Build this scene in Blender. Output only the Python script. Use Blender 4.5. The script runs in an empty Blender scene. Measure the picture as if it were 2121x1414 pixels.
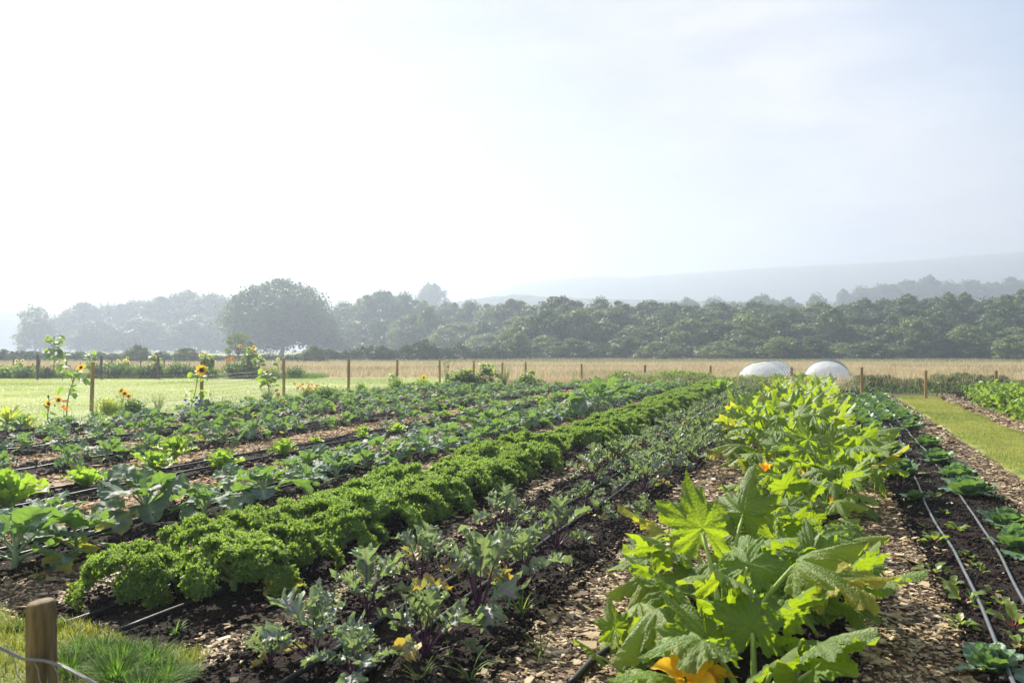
import bpy, math, numpy as np
from math import radians as R, pi
from mathutils import Vector, Matrix

# ------------------------------------------------------------------ camera, sky, sun, exposure
sc = bpy.context.scene
COL = sc.collection
EYE = 1.7
F = 1652.0            # focal length in photograph pixels (2121 wide)
HY, CX = 722.0, 1060.5
cam_d = bpy.data.cameras.new("camera"); cam = bpy.data.objects.new("camera", cam_d); COL.objects.link(cam)
cam.location = (0, 0, EYE); cam.rotation_euler = (R(90.52), 0, 0)
cam_d.sensor_width = 36; cam_d.lens = 36 * F / 2121; cam_d.clip_start = .05; cam_d.clip_end = 8000
cam_d.dof.use_dof = True; cam_d.dof.focus_distance = 10.0; cam_d.dof.aperture_fstop = 4.0
sc.camera = cam
sc.view_settings.view_transform = 'Standard'; sc.view_settings.look = 'None'
sc.view_settings.gamma = 1; sc.view_settings.exposure = 1.38
sc.cycles.volume_bounces = 0; sc.cycles.max_bounces = 8; sc.cycles.diffuse_bounces = 3
sc.cycles.transmission_bounces = 4; sc.cycles.transparent_max_bounces = 6
sc.cycles.sample_clamp_indirect = 4.0

VEIL_DARK, VEIL_BRIGHT = (4.5, 4.35, 4.8), (6.4, 6.0, 6.0)
SUN_AZ, SUN_EL = -30.0, 37.0          # degrees left of the view direction, above the horizon
world = bpy.data.worlds.new("World"); sc.world = world; world.use_nodes = True
wn, wl = world.node_tree.nodes, world.node_tree.links
bg = wn["Background"]; bg.inputs[1].default_value = 0.05
sky = wn.new("ShaderNodeTexSky"); sky.sky_type = 'NISHITA'; sky.sun_disc = False
sky.sun_elevation = R(SUN_EL); sky.sun_rotation = R(SUN_AZ)
sky.air_density = 1.0; sky.dust_density = .7; sky.ozone_density = 3.0; sky.altitude = 30
tc = wn.new("ShaderNodeTexCoord"); mp = wn.new("ShaderNodeMapping"); mp.inputs['Scale'].default_value = (1.1, 1.1, 3.6)
mp.inputs['Rotation'].default_value = (0, R(20), R(25))
wl.new(tc.outputs['Generated'], mp.inputs[0])
n1 = wn.new("ShaderNodeTexNoise"); n1.inputs['Scale'].default_value = 2.3; n1.inputs['Detail'].default_value = 7; n1.inputs['Roughness'].default_value = .55
n1.inputs['Distortion'].default_value = .6
wl.new(mp.outputs[0], n1.inputs['Vector'])
n2 = wn.new("ShaderNodeTexNoise"); n2.inputs['Scale'].default_value = 6.5; n2.inputs['Detail'].default_value = 8; n2.inputs['Roughness'].default_value = .6
wl.new(mp.outputs[0], n2.inputs['Vector'])
# the thin veil of high cloud: thickest towards the sun, thinning to the right
dt = wn.new("ShaderNodeVectorMath"); dt.operation = 'DOT_PRODUCT'; wl.new(tc.outputs['Generated'], dt.inputs[0]); dt.inputs[1].default_value = (.7, 0, .7)
vr = wn.new("ShaderNodeMapRange"); vr.interpolation_type = 'SMOOTHSTEP'; vr.inputs[1].default_value = .38; vr.inputs[2].default_value = .66; vr.inputs[3].default_value = 1.2; vr.inputs[4].default_value = .0
wl.new(dt.outputs['Value'], vr.inputs[0])
a1 = wn.new("ShaderNodeMath"); a1.operation = 'MULTIPLY_ADD'; a1.inputs[1].default_value = .5; wl.new(n1.outputs[0], a1.inputs[0]); wl.new(vr.outputs[0], a1.inputs[2])
a2 = wn.new("ShaderNodeMath"); a2.operation = 'ADD'; a2.inputs[1].default_value = -.25; a2.use_clamp = True; wl.new(a1.outputs[0], a2.inputs[0])
vc = wn.new("ShaderNodeMixRGB"); vc.inputs[1].default_value = (*VEIL_DARK, 1); vc.inputs[2].default_value = (*VEIL_BRIGHT, 1)
cr = wn.new("ShaderNodeMapRange"); cr.inputs[1].default_value = .35; cr.inputs[2].default_value = .62; wl.new(n2.outputs[0], cr.inputs[0]); wl.new(cr.outputs[0], vc.inputs[0])
d2 = wn.new("ShaderNodeVectorMath"); d2.operation = 'DOT_PRODUCT'; wl.new(tc.outputs['Generated'], d2.inputs[0]); d2.inputs[1].default_value = (-.43, .87, .22)
m2 = wn.new("ShaderNodeMapRange"); m2.interpolation_type = 'SMOOTHSTEP'; m2.inputs[1].default_value = .62; m2.inputs[2].default_value = .95; m2.inputs[3].default_value = 1.; m2.inputs[4].default_value = .38; wl.new(d2.outputs['Value'], m2.inputs[0])
v2 = wn.new("ShaderNodeVectorMath"); v2.operation = 'SCALE'; wl.new(vc.outputs[0], v2.inputs[0]); wl.new(m2.outputs[0], v2.inputs['Scale'])   # veil colour dimmed towards the sun's side, so the sky clips less there
cmx = wn.new("ShaderNodeMixRGB"); wl.new(v2.outputs[0], cmx.inputs[2])
wl.new(a2.outputs[0], cmx.inputs[0]); wl.new(sky.outputs[0], cmx.inputs[1]); wl.new(cmx.outputs[0], bg.inputs[0])

sun_d = bpy.data.lights.new("sun", 'SUN'); sun = bpy.data.objects.new("sun", sun_d); COL.objects.link(sun)
sun_d.energy = 5.0; sun_d.angle = R(.53); sun_d.color = (1, .93, .80)
_d = Vector((math.sin(R(SUN_AZ)) * math.cos(R(SUN_EL)), math.cos(R(SUN_AZ)) * math.cos(R(SUN_EL)), math.sin(R(SUN_EL))))
sun.rotation_euler = _d.to_track_quat('Z', 'Y').to_euler()
HAZE_DENSITY = 0.0018; HAZE_G = .36

# ------------------------------------------------------------------ helpers
rng = np.random.default_rng(7)
def U(a, b): return float(rng.uniform(a, b))
def gp(px, py):
    """ground point seen at a photograph pixel, as plain metres"""
    d = EYE * F / (py - HY)
    return (px - CX) / F * d, d
def ux(u, d): return u + .387 * d          # crop rows run along the line x = u + 0.387 y

def tag(o, label=None, cat=None, group=None, kind=None):
    for k, v in (('label', label), ('category', cat), ('group', group), ('kind', kind)):
        if v: o[k] = v
    return o

class MB:
    """collects vertices / faces / a point colour (vein, tint, age)"""
    def __init__(s): s.v, s.f, s.c, s.n = [], [], [], 0
    def add(s, v, f, c=None):
        v = np.asarray(v, np.float32).reshape(-1, 3)
        if c is None: c = np.zeros((len(v), 3), np.float32)
        c = np.broadcast_to(np.asarray(c, np.float32), (len(v), 3))
        s.v.append(v); s.c.append(c)
        for q in (f if isinstance(f, list) else [f]):
            q = np.asarray(q, np.int64)
            if len(q): s.f.append(q + s.n)
        s.n += len(v)
        return s
    def merge(s, o, M=None, tint=None):
        for v, c in zip(o.v, o.c): pass
        v = np.concatenate(o.v); c = np.concatenate(o.c).copy()
        if M is not None:
            M = np.array(M); v = v @ M[:3, :3].T + M[:3, 3]
        if tint is not None: c[:, 1] = tint
        s.add(v, [q for q in o.f], c); return s
    def mesh(s, name, mat, smooth=True):
        v = np.concatenate(s.v); c = np.concatenate(s.c)
        me = bpy.data.meshes.new(name)
        me.vertices.add(len(v)); me.vertices.foreach_set('co', v.ravel())
        li = np.concatenate([q.ravel() for q in s.f]); tot = np.concatenate([np.full(len(q), q.shape[1]) for q in s.f])
        st = np.concatenate([[0], np.cumsum(tot)[:-1]])
        me.loops.add(len(li)); me.loops.foreach_set('vertex_index', li.astype(np.int32))
        me.polygons.add(len(tot)); me.polygons.foreach_set('loop_start', st.astype(np.int32)); me.polygons.foreach_set('loop_total', tot.astype(np.int32))
        me.polygons.foreach_set('use_smooth', np.full(len(tot), smooth))
        a = me.attributes.new('vc', 'FLOAT_COLOR', 'POINT')
        a.data.foreach_set('color', np.hstack([c, np.ones((len(c), 1), np.float32)]).astype(np.float32).ravel())
        me.update(calc_edges=True)
        if mat: me.materials.append(mat)
        return me
def obj(name, me, parent=None, loc=None, rz=0, s=1):
    o = bpy.data.objects.new(name, me); COL.objects.link(o)
    if parent: o.parent = parent
    if loc is not None: o.location = loc
    o.rotation_euler = (0, 0, rz); o.scale = (s, s, s) if np.isscalar(s) else s
    return o
def gridf(nu, nv):
    i = np.arange(nu - 1)[:, None] * nv + np.arange(nv - 1)[None]
    return np.stack([i, i + nv, i + nv + 1, i + 1], -1).reshape(-1, 4)
def tube(mb, pts, rad, n=6, c=(0, .5, 0), cap=True):
    p = np.asarray(pts, float); m = len(p); rad = np.broadcast_to(rad, (m,))
    t = np.gradient(p, axis=0); t /= np.linalg.norm(t, axis=1)[:, None] + 1e-9
    up = np.where(np.abs(t[:, 2:3]) > .9, [[1., 0, 0]], [[0, 0, 1.]])
    a = np.cross(t, up); a /= np.linalg.norm(a, axis=1)[:, None] + 1e-9
    b = np.cross(t, a)
    th = np.arange(n) / n * 2 * pi
    v = p[:, None] + rad[:, None, None] * (np.cos(th)[None, :, None] * a[:, None] + np.sin(th)[None, :, None] * b[:, None])
    i = np.arange(m - 1)[:, None] * n; j = np.arange(n)[None]; k = (j + 1) % n
    f = np.stack([i + j, i + k, i + n + k, i + n + j], -1).reshape(-1, 4)
    fs = [f]
    if cap: fs.append(np.array([list(range((m - 1) * n, m * n))])); fs.append(np.array([list(range(n))[::-1]]))
    mb.add(v, fs, c)
def wob(t, k=4, f=1., r=rng):
    """smooth random function of t in about -1..1"""
    o = 0
    for i in range(k): o = o + np.sin(t * f * (1 + i * .73) + r.uniform(0, 6.3)) / (1 + .5 * i)
    return o / (k ** .6)

# ------------------------------------------------------------------ materials
def newmat(name):
    m = bpy.data.materials.new(name); m.use_nodes = True
    return m, m.node_tree.nodes, m.node_tree.links
def N(nodes, t, **kw):
    n = nodes.new('ShaderNode' + t)
    for k, v in kw.items():
        if k in n.inputs: n.inputs[k].default_value = v
        else: setattr(n, k, v)
    return n
def mix(ns, ls, fac, a, b, mode='MIX'):
    m = ns.new('ShaderNodeMixRGB'); m.blend_type = mode
    for i, x in enumerate((fac, a, b)):
        if hasattr(x, 'links'): ls.new(x, m.inputs[i])
        else: m.inputs[i].default_value = x if i == 0 else (*x, 1) if len(x) == 3 else x
    return m.outputs[0]
def leafmat(name, c1, c2, mottle=None, vein=(.3, .42, .2), trans=(.3, .55, .05), tf=.42, rough=.48, yellow=(.55, .5, .06), bump=.25, scale=60, veinf=.6, spec=.5):
    m, ns, ls = newmat(name)
    p = ns['Principled BSDF']; out = ns['Material Output']
    at = N(ns, 'Attribute'); at.attribute_name = 'vc'
    sp = ns.new('ShaderNodeSeparateColor'); ls.new(at.outputs['Color'], sp.inputs[0])
    tcn = N(ns, 'TexCoord'); no = N(ns, 'TexNoise', Scale=scale * .25, Detail=3.); ls.new(tcn.outputs['Object'], no.inputs['Vector'])
    oi = N(ns, 'ObjectInfo')
    ma = N(ns, 'Math', operation='MULTIPLY_ADD'); ma.inputs[1].default_value = .6; ls.new(sp.outputs[1], ma.inputs[0])
    mb_ = N(ns, 'Math', operation='MULTIPLY_ADD'); mb_.inputs[1].default_value = .5; mb_.inputs[2].default_value = -.1; ls.new(no.outputs[0], mb_.inputs[0]); ls.new(mb_.outputs[0], ma.inputs[2])
    base = mix(ns, ls, ma.outputs[0], c1, c2)
    vf = N(ns, 'Math', operation='MULTIPLY'); vf.inputs[1].default_value = veinf; ls.new(sp.outputs[0], vf.inputs[0])
    base = mix(ns, ls, vf.outputs[0], base, vein)
    if mottle:
        mn = N(ns, 'TexNoise', Scale=7., Detail=6., Roughness=.7); ls.new(tcn.outputs['Object'], mn.inputs[0]); mr = N(ns, 'MapRange'); mr.inputs[1].default_value = .52; mr.inputs[2].default_value = .68; mr.inputs[4].default_value = .55; ls.new(mn.outputs[0], mr.inputs[0])
        base = mix(ns, ls, mr.outputs[0], base, mottle)
    base = mix(ns, ls, sp.outputs[2], base, yellow)
    hs = N(ns, 'HueSaturation'); hm = N(ns, 'MapRange'); hm.inputs[3].default_value = .75; hm.inputs[4].default_value = 1.25
    ls.new(oi.outputs['Random'], hm.inputs[0]); ls.new(hm.outputs[0], hs.inputs['Value']); ls.new(base, hs.inputs['Color'])
    ls.new(hs.outputs[0], p.inputs['Base Color']); p.inputs['Roughness'].default_value = rough; p.inputs['Specular IOR Level'].default_value = spec
    bn = N(ns, 'TexNoise', Scale=float(scale), Detail=3.); ls.new(tcn.outputs['Object'], bn.inputs['Vector'])
    bp = N(ns, 'Bump', Strength=bump, Distance=.01); ls.new(bn.outputs[0], bp.inputs['Height']); ls.new(bp.outputs[0], p.inputs['Normal'])
    tr = N(ns, 'BsdfTranslucent')
    tcx = mix(ns, ls, vf.outputs[0], trans, tuple(x * .45 for x in trans))
    tcx = mix(ns, ls, sp.outputs[2], tcx, tuple(min(1, x * 1.4) for x in yellow))
    ls.new(tcx, tr.inputs[0]); ls.new(bp.outputs[0], tr.inputs[1])
    mx = N(ns, 'MixShader'); mx.inputs[0].default_value = tf
    ls.new(p.outputs[0], mx.inputs[1]); ls.new(tr.outputs[0], mx.inputs[2]); ls.new(mx.outputs[0], out.inputs[0])
    return m
def noisemat(name, cols, scale=8., detail=5., rough=.8, bump=.4, bscale=40., bdist=.02, spec=.3, stretch=None, tint=None, pos=None):
    m, ns, ls = newmat(name); p = ns['Principled BSDF']
    tcn = N(ns, 'TexCoord'); src = tcn.outputs['Object']
    if stretch:
        mpn = N(ns, 'Mapping'); mpn.inputs['Scale'].default_value = stretch; ls.new(src, mpn.inputs[0]); src = mpn.outputs[0]
    no = N(ns, 'TexNoise', Scale=float(scale), Detail=float(detail), Roughness=.62); ls.new(src, no.inputs['Vector'])
    r = N(ns, 'ValToRGB'); e = r.color_ramp.elements
    while len(e) < len(cols): e.new(.5)
    for i, c in enumerate(cols):
        e[i].position = pos[i] if pos else .3 + .4 * i / (len(cols) - 1); e[i].color = (*c, 1)
    ls.new(no.outputs[0], r.inputs[0]); c = r.outputs[0]
    if tint:
        at = N(ns, 'Attribute'); at.attribute_name = 'vc'; sp = ns.new('ShaderNodeSeparateColor'); ls.new(at.outputs['Color'], sp.inputs[0])
        c = mix(ns, ls, sp.outputs[1], c, tint)
    ls.new(c, p.inputs['Base Color'])
    bn = N(ns, 'TexNoise', Scale=float(bscale), Detail=5.); ls.new(src, bn.inputs['Vector'])
    bp = N(ns, 'Bump', Strength=bump, Distance=bdist); ls.new(bn.outputs[0], bp.inputs['Height']); ls.new(bp.outputs[0], p.inputs['Normal'])
    p.inputs['Roughness'].default_value = rough; p.inputs['Specular IOR Level'].default_value = spec
    return m
def rampmat(name, cols, rough=.8, spec=.3, trans=0, tcol=(1, 1, 1), noise=0, nscale=3., bump=0., patch=None):
    """colour picked along a ramp by the per-piece tint; optionally shifted by a large soft noise"""
    m, ns, ls = newmat(name); p = ns['Principled BSDF']; out = ns['Material Output']
    at = N(ns, 'Attribute'); at.attribute_name = 'vc'; sp = ns.new('ShaderNodeSeparateColor'); ls.new(at.outputs['Color'], sp.inputs[0])
    r = N(ns, 'ValToRGB'); e = r.color_ramp.elements
    while len(e) < len(cols): e.new(.5)
    for i, c in enumerate(cols): e[i].position = i / (len(cols) - 1); e[i].color = (*c, 1)
    fac = sp.outputs[1]; tcn = N(ns, 'TexCoord')
    if noise:
        no = N(ns, 'TexNoise', Scale=float(nscale), Detail=3.); ls.new(tcn.outputs['Object'], no.inputs['Vector'])
        ma = N(ns, 'Math', operation='MULTIPLY_ADD'); ma.inputs[1].default_value = noise; ls.new(no.outputs[0], ma.inputs[0])
        mb2 = N(ns, 'Math', operation='MULTIPLY_ADD'); mb2.inputs[1].default_value = 1 - noise * .5; mb2.inputs[2].default_value = -.25 * noise; ls.new(fac, mb2.inputs[0])
        ls.new(mb2.outputs[0], ma.inputs[2]); fac = ma.outputs[0]
    ls.new(fac, r.inputs[0]); c = r.outputs[0]
    c = mix(ns, ls, sp.outputs[0], c, patch) if patch else c
    ls.new(c, p.inputs['Base Color']); p.inputs['Roughness'].default_value = rough; p.inputs['Specular IOR Level'].default_value = spec
    if bump:
        bn = N(ns, 'TexNoise', Scale=90., Detail=4.); ls.new(tcn.outputs['Object'], bn.inputs['Vector'])
        bp = N(ns, 'Bump', Strength=bump, Distance=.006); ls.new(bn.outputs[0], bp.inputs['Height']); ls.new(bp.outputs[0], p.inputs['Normal'])
    if trans:
        tr = N(ns, 'BsdfTranslucent'); tm = mix(ns, ls, 1., c, tcol, 'MULTIPLY'); ls.new(tm, tr.inputs[0])
        mx = N(ns, 'MixShader'); mx.inputs[0].default_value = trans
        ls.new(p.outputs[0], mx.inputs[1]); ls.new(tr.outputs[0], mx.inputs[2]); ls.new(mx.outputs[0], out.inputs[0])
    return m

M = {}
M['curly'] = leafmat('curly_kale_leaf', (.06, .14, .03), (.26, .40, .10), trans=(.46, .68, .08), tf=.44, rough=.42, bump=.6, scale=220, veinf=.5, vein=(.3, .45, .16))
M['curly_stem'] = noisemat('kale_stem', [(.22, .34, .12), (.36, .46, .2)], scale=12, rough=.5, bump=.2)
M['russian'] = leafmat('purple_kale_leaf', (.13, .21, .15), (.29, .38, .28), trans=(.38, .52, .14), tf=.32, rough=.42, vein=(.22, .08, .2), veinf=.75, bump=.35, scale=120, yellow=(.6, .42, .04))
M['russian_stem'] = noisemat('purple_kale_stem', [(.05, .014, .045), (.12, .035, .10)], scale=14, rough=.38, bump=.15, spec=.5)
M['broad'] = leafmat('broccoli_leaf', (.055, .12, .095), (.14, .215, .175), trans=(.30, .52, .07), tf=.34, rough=.58, spec=.3, vein=(.34, .44, .3), veinf=.9, bump=.9, scale=24)
M['broad_stem'] = noisemat('broccoli_stem', [(.2, .3, .16), (.34, .42, .26)], scale=12, rough=.5, bump=.2)
M['upright'] = leafmat('spring_green_leaf', (.08, .19, .045), (.16, .30, .075), trans=(.42, .64, .05), tf=.46, rough=.45, vein=(.36, .48, .22), veinf=.7, bump=.35, scale=60)
M['cabbage'] = leafmat('cabbage_leaf', (.055, .13, .085), (.13, .22, .155), trans=(.26, .46, .06), tf=.33, rough=.42, vein=(.30, .42, .26), veinf=.75, bump=.35, scale=45)
M['courgette'] = leafmat('courgette_leaf', (.07, .15, .014), (.16, .26, .026), mottle=(.17, .25, .12), trans=(.46, .64, .02), tf=.44, rough=.5, vein=(.24, .36, .1), veinf=.8, bump=1., scale=20, yellow=(.6, .5, .04))
M['courgette_stem'] = noisemat('courgette_stem', [(.2, .33, .06), (.36, .48, .12)], scale=10, rough=.5, bump=.3)
M['petal'] = leafmat('courgette_petal', (.88, .42, .01), (.95, .58, .03), trans=(1, .62, .03), tf=.5, vein=(.6, .5, .1), rough=.5, bump=.2)
M['beet'] = leafmat('beet_leaf', (.08, .2, .025), (.16, .3, .04), trans=(.4, .6, .03), tf=.4, rough=.4, vein=(.3, .05, .06))
M['redstem'] = noisemat('red_stem', [(.28, .03, .05), (.4, .1, .08)], scale=10, rough=.4)
M['herb'] = leafmat('herb_leaf', (.07, .16, .03), (.14, .26, .05), trans=(.36, .52, .05), tf=.42, rough=.5)
M['herbdark'] = leafmat('dark_herb_leaf', (.035, .09, .025), (.07, .14, .04), trans=(.2, .34, .04), tf=.36, rough=.5)
M['herbpale'] = leafmat('pale_herb_leaf', (.2, .26, .16), (.34, .38, .26), trans=(.4, .45, .2), tf=.3, rough=.6)
M['herbyellow'] = leafmat('yellow_green_leaf', (.2, .3, .04), (.4, .44, .08), trans=(.6, .7, .08), tf=.45, rough=.5)
M['greenstem'] = noisemat('green_stem', [(.1, .17, .05), (.2, .26, .1)], scale=10, rough=.55)
M['sunleaf'] = leafmat('sunflower_leaf', (.07, .17, .025), (.13, .25, .04), trans=(.4, .62, .04), tf=.45, rough=.5, bump=.4)
M['sunpetal'] = leafmat('sunflower_petal', (.88, .5, .01), (.95, .62, .02), trans=(1, .6, .02), tf=.5, vein=(.8, .5, .05))
M['lemonpetal'] = leafmat('lemon_petal', (.8, .72, .12), (.9, .82, .2), trans=(1, .9, .25), tf=.5, vein=(.8, .7, .2))
M['disc'] = noisemat('flower_disc', [(.03, .02, .01), (.09, .05, .015)], scale=60, bump=.8)
M['orange'] = leafmat('marigold_petal', (.88, .34, .01), (.95, .44, .02), trans=(1, .35, .02), tf=.45)
M['blue'] = leafmat('cornflower_petal', (.06, .08, .6), (.1, .12, .8), trans=(.2, .2, .9), tf=.35)
M['violet'] = leafmat('verbena_petal', (.12, .03, .16), (.2, .06, .26), trans=(.3, .1, .4), tf=.3)

# ------------------------------------------------------------------ leaf and plant builders
def leafcloud(mb, P, Nn, size, tint, flat=.35):
    """one bent little leaf spray per point, roughly facing Nn"""
    n = len(P); a = rng.normal(0, 1, (n, 3)) * flat + Nn; a /= np.linalg.norm(a, axis=1)[:, None] + 1e-9
    b = np.cross(a, rng.normal(0, 1, (n, 3))); b /= np.linalg.norm(b, axis=1)[:, None] + 1e-9; c_ = np.cross(a, b)
    s = np.broadcast_to(size, (n,)) * rng.uniform(.6, 1.3, n); s = s[:, None]
    V = np.stack([P - b * s, P + c_ * s * .62 + a * s * .12, P + b * s, P - c_ * s * .62 - a * s * .1], 1)
    c = np.zeros((n, 4, 3)); c[:, :, 1] = np.clip(tint, 0, 1)[:, None]
    mb.add(V.reshape(-1, 3), np.arange(n * 4).reshape(-1, 4), c.reshape(-1, 3))
def arc(p0, az, pitch, L, bend, n, side=0.):
    """a curve leaving p0 towards azimuth az, rising at pitch and bending by bend over its length"""
    t = np.linspace(0, 1, n); a = pitch + bend * t
    b = az + side * t
    step = L / (n - 1)
    d = np.stack([np.cos(a) * np.sin(b), np.cos(a) * np.cos(b), np.sin(a)], 1)
    p = np.vstack([[0, 0, 0], np.cumsum((d[:-1] + d[1:]) / 2 * step, 0)]) + np.asarray(p0)
    nrm = np.stack([-np.sin(a) * np.sin(b), -np.sin(a) * np.cos(b), np.cos(a)], 1)
    sid = np.stack([np.cos(b), -np.sin(b), 0 * b], 1)
    return p, nrm, sid, a[-1], b[-1]
def blade(mb, p0, az, pitch, L, W, prof, nu=12, nv=7, bend=-.8, cup=.15, ruff=0., rf=5., lobes=0, ld=0., roll=0., fwd=.15,
          tint=None, age=0., holes=0., veins=5, jag=0., crinkle=0., side=0., blister=0.):
    p, nrm, sid, ea, eb = arc(p0, az, pitch, L, bend, nu, side)
    t = np.linspace(0, 1, nu)[:, None]; s = np.linspace(-1, 1, nv)[None]
    cr_, sr_ = math.cos(roll), math.sin(roll)
    nr = nrm * cr_ + sid * sr_; si = sid * cr_ - nrm * sr_
    w = W * prof(t) * np.ones_like(s)
    ph = np.where(s > 0, rng.uniform(0, 6.3), rng.uniform(0, 6.3))
    if lobes: w = w * (1 - ld + ld * np.abs(np.sin(pi * lobes * t + ph * .3)) * 1.5)
    if jag: w = w * (1 + jag * np.sin(t * 60 + ph) * np.abs(s))
    w = w * (1 + .07 * np.sin(t * 7 + ph))
    x = s * w; a = np.abs(s)
    h = cup * a ** 1.4 * w
    if ruff: h = h + ruff * a ** 2 * (np.sin(t * rf * 2 * pi + ph) + .5 * np.sin(t * rf * 4.3 * pi + ph * 2 + s * 2)) * np.clip(prof(t) * 2, 0, 1)
    if crinkle:
        q = a ** 1.2 * np.clip(prof(t) * 2.2, 0, 1)
        h = h + crinkle * q * (np.sin(t * 47 + s * 9 + ph) + .7 * np.sin(t * 83 - s * 17 + 2 * ph) + .6 * np.sin(t * 23 + s * 5 + 3 * ph))
        x = x + crinkle * q * .9 * (np.sin(t * 61 + s * 13 + ph * 2) + .6 * np.sin(t * 31 + s * 21)) * np.sign(s)
    fw = fwd * a ** 1.2 * w + (crinkle * a * .8 * np.sin(t * 53 + s * 19 + ph) if crinkle else 0)
    tv = (t * veins - a * .8)
    vn = np.clip(1 - np.abs(tv - np.round(tv)) * 7, 0, 1) * .8 * (a < .9)
    if blister: h = h + blister * W * (1 - np.clip(1 - np.abs(tv - np.round(tv)) * 3, 0, 1)) * (1 - a * .3) * np.sin(np.clip(a, 0, 1) * pi * .9 + .15)
    vn = np.maximum(vn, np.clip(1 - a * 5.5, 0, 1) ** .5 * np.ones_like(t))
    T = (p[1:] - p[:-1]); T = np.vstack([T, T[-1:]]); T /= np.linalg.norm(T, axis=1)[:, None] + 1e-9
    v = p[:, None] + x[..., None] * si[:, None] + h[..., None] * nr[:, None] + fw[..., None] * T[:, None]
    tint = rng.uniform(0, 1) if tint is None else tint
    c = np.stack([vn, np.full_like(vn, tint), np.clip(age * (.35 + .9 * a * np.ones_like(t)) + (age > 0) * .3 * (np.sin(t * 9 + ph) - .5), 0, 1)], -1)
    f = gridf(nu, nv)
    if holes: f = f[rng.random(len(f)) > holes]
    mb.add(v.reshape(-1, 3), f, c.reshape(-1, 3))
    return p
def p_round(t): return np.sin(pi * np.clip(t, 0, 1) ** .75) ** .62 * .98 + .02
def p_oval(t): return np.sin(pi * np.clip(t * .96 + .02, 0, 1) ** .85) ** .8
def p_spoon(t): return (.18 + .82 * np.clip((t - .1) / .5, 0, 1) ** 1.1) * np.clip((1.02 - t) * 5, 0, 1) ** .5
def p_point(t): return np.sin(pi * np.clip(t, 0, 1) ** .6) ** .9
def p_kale(t): return (.3 + .7 * np.clip(t / .35, 0, 1)) * np.clip((1.03 - t) * 3, 0, 1) ** .5
def p_russ(t): return (.25 + .75 * np.clip((t - .05) / .45, 0, 1) ** .8) * np.clip((1.02 - t) * 3.2, 0, 1) ** .6

def frill(mb, grid, n, size, tintc):
    """the tight curls along a kale leaf: many tiny bent flakes growing out of the blade's outer part"""
    nu, nv = grid.shape[:2]; du = np.gradient(grid, axis=0); dv = np.gradient(grid, axis=1); nn = np.cross(dv, du); nn /= np.linalg.norm(nn, axis=2)[..., None] + 1e-9
    nn = nn * np.sign(nn[..., 2:3] + .2)
    a = 1 - rng.random(n) ** 1.6 * .85; a = np.where(rng.random(n) < .5, rng.random(n), a); sg = rng.choice([-1, 1], n)
    jj = np.clip(((sg * a + 1) / 2 * (nv - 1)).astype(int), 0, nv - 1); ii = rng.integers(3, nu, n)
    P = grid[ii, jj] + nn[ii, jj] * (rng.uniform(-.008, .012, n) + .014 * np.sin(ii * 1.1 + jj * 1.7))[:, None] + rng.normal(0, .004, (n, 3))
    leafcloud(mb, P, nn[ii, jj] * .7, size, np.clip(tintc + rng.normal(0, .3, n), 0, 1), 1.2)
def make_curly(n=15, R0=.36, H=.17):
    st, lf = MB(), MB()
    z = np.linspace(-.02, H, 5); tube(st, np.stack([.01 * np.sin(z * 30), 0 * z, z], 1), np.linspace(.028, .02, 5), 8)
    for i in range(n):
        q = i / (n - 1); az = i * 2.4 + U(-.3, .3)
        pitch = R(80 - 56 * q ** .8 + U(-8, 8)); Lp = .10 + .17 * q; z0 = H * (1 - .6 * q)
        p, _, _, a, b = arc((0, 0, z0), az, pitch, Lp, -.15, 4); tube(st, p, [.011, .009, .008, .007], 5, cap=False)
        L = U(.20, .29) * (1 - .3 * (1 - q)); W = L * U(.36, .46)
        ag = 0 if q < .8 or U(0, 1) < .75 else .5
        pp = blade(lf, p[-1], b, a - .1, L, W, p_kale, tint=U(0, .25), nu=40, nv=15, bend=-2.3 + .9 * (1 - q) + U(-.4, .3), cup=.1, ruff=.02, rf=4, crinkle=.010, fwd=.3, age=ag, veins=6, lobes=4, ld=.3, roll=U(-.3, .3))
        frill(lf, lf.v[-1].reshape(40, 15, 3), 1700, .0092, U(.4, .7))
        tube(st, pp[:30:4] + [0, 0, -.003], np.linspace(.006, .002, 8), 4, cap=False)
    return {'stem': st.mesh('kale_stem', M['curly_stem']), 'foliage': lf.mesh('kale_foliage', M['curly'])}
def make_russian(n=12):
    st, lf = MB(), MB(); yes = []
    tube(st, [(0, 0, -.02), (0, 0, .05)], [.022, .02], 7)
    for i in range(n):
        q = i / (n - 1); az = i * 2.4 + U(-.35, .35); pitch = R(86 - 50 * q + U(-6, 8))
        Lp = U(.18, .28); p, _, _, a, b = arc((0, 0, .03), az, pitch, Lp, -.35 * q + .1, 5); tube(st, p, [.009, .0085, .0075, .0065, .006], 5, cap=False)
        L = U(.17, .26); W = L * U(.3, .40)
        old = q > .7 and U(0, 1) < .16
        ye = MB()
        pp = blade(ye if old else lf, p[-1], b, a, L, W, p_russ, nu=34, nv=13, bend=-.5 - 1.3 * q * U(.4, 1), cup=.3, ruff=.026, rf=3.4, lobes=U(3.2, 4.6), ld=.55, crinkle=.009, fwd=.7, jag=.22, age=.6 if old else 0, roll=U(-.6, .6), veins=5)
        if old: yes.append(ye)
        tube(st, pp[:20:4] + [0, 0, -.002], np.linspace(.005, .0015, 5), 4, cap=False)
    d = {'stem': st.mesh('purple_stems', M['russian_stem']), 'foliage': lf.mesh('purple_kale_foliage', M['russian'])}
    for i, ye in enumerate(yes): d[f'yellow_leaf{i}'] = ye.mesh('yellowed_leaf', M['russian'])
    return d
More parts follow.
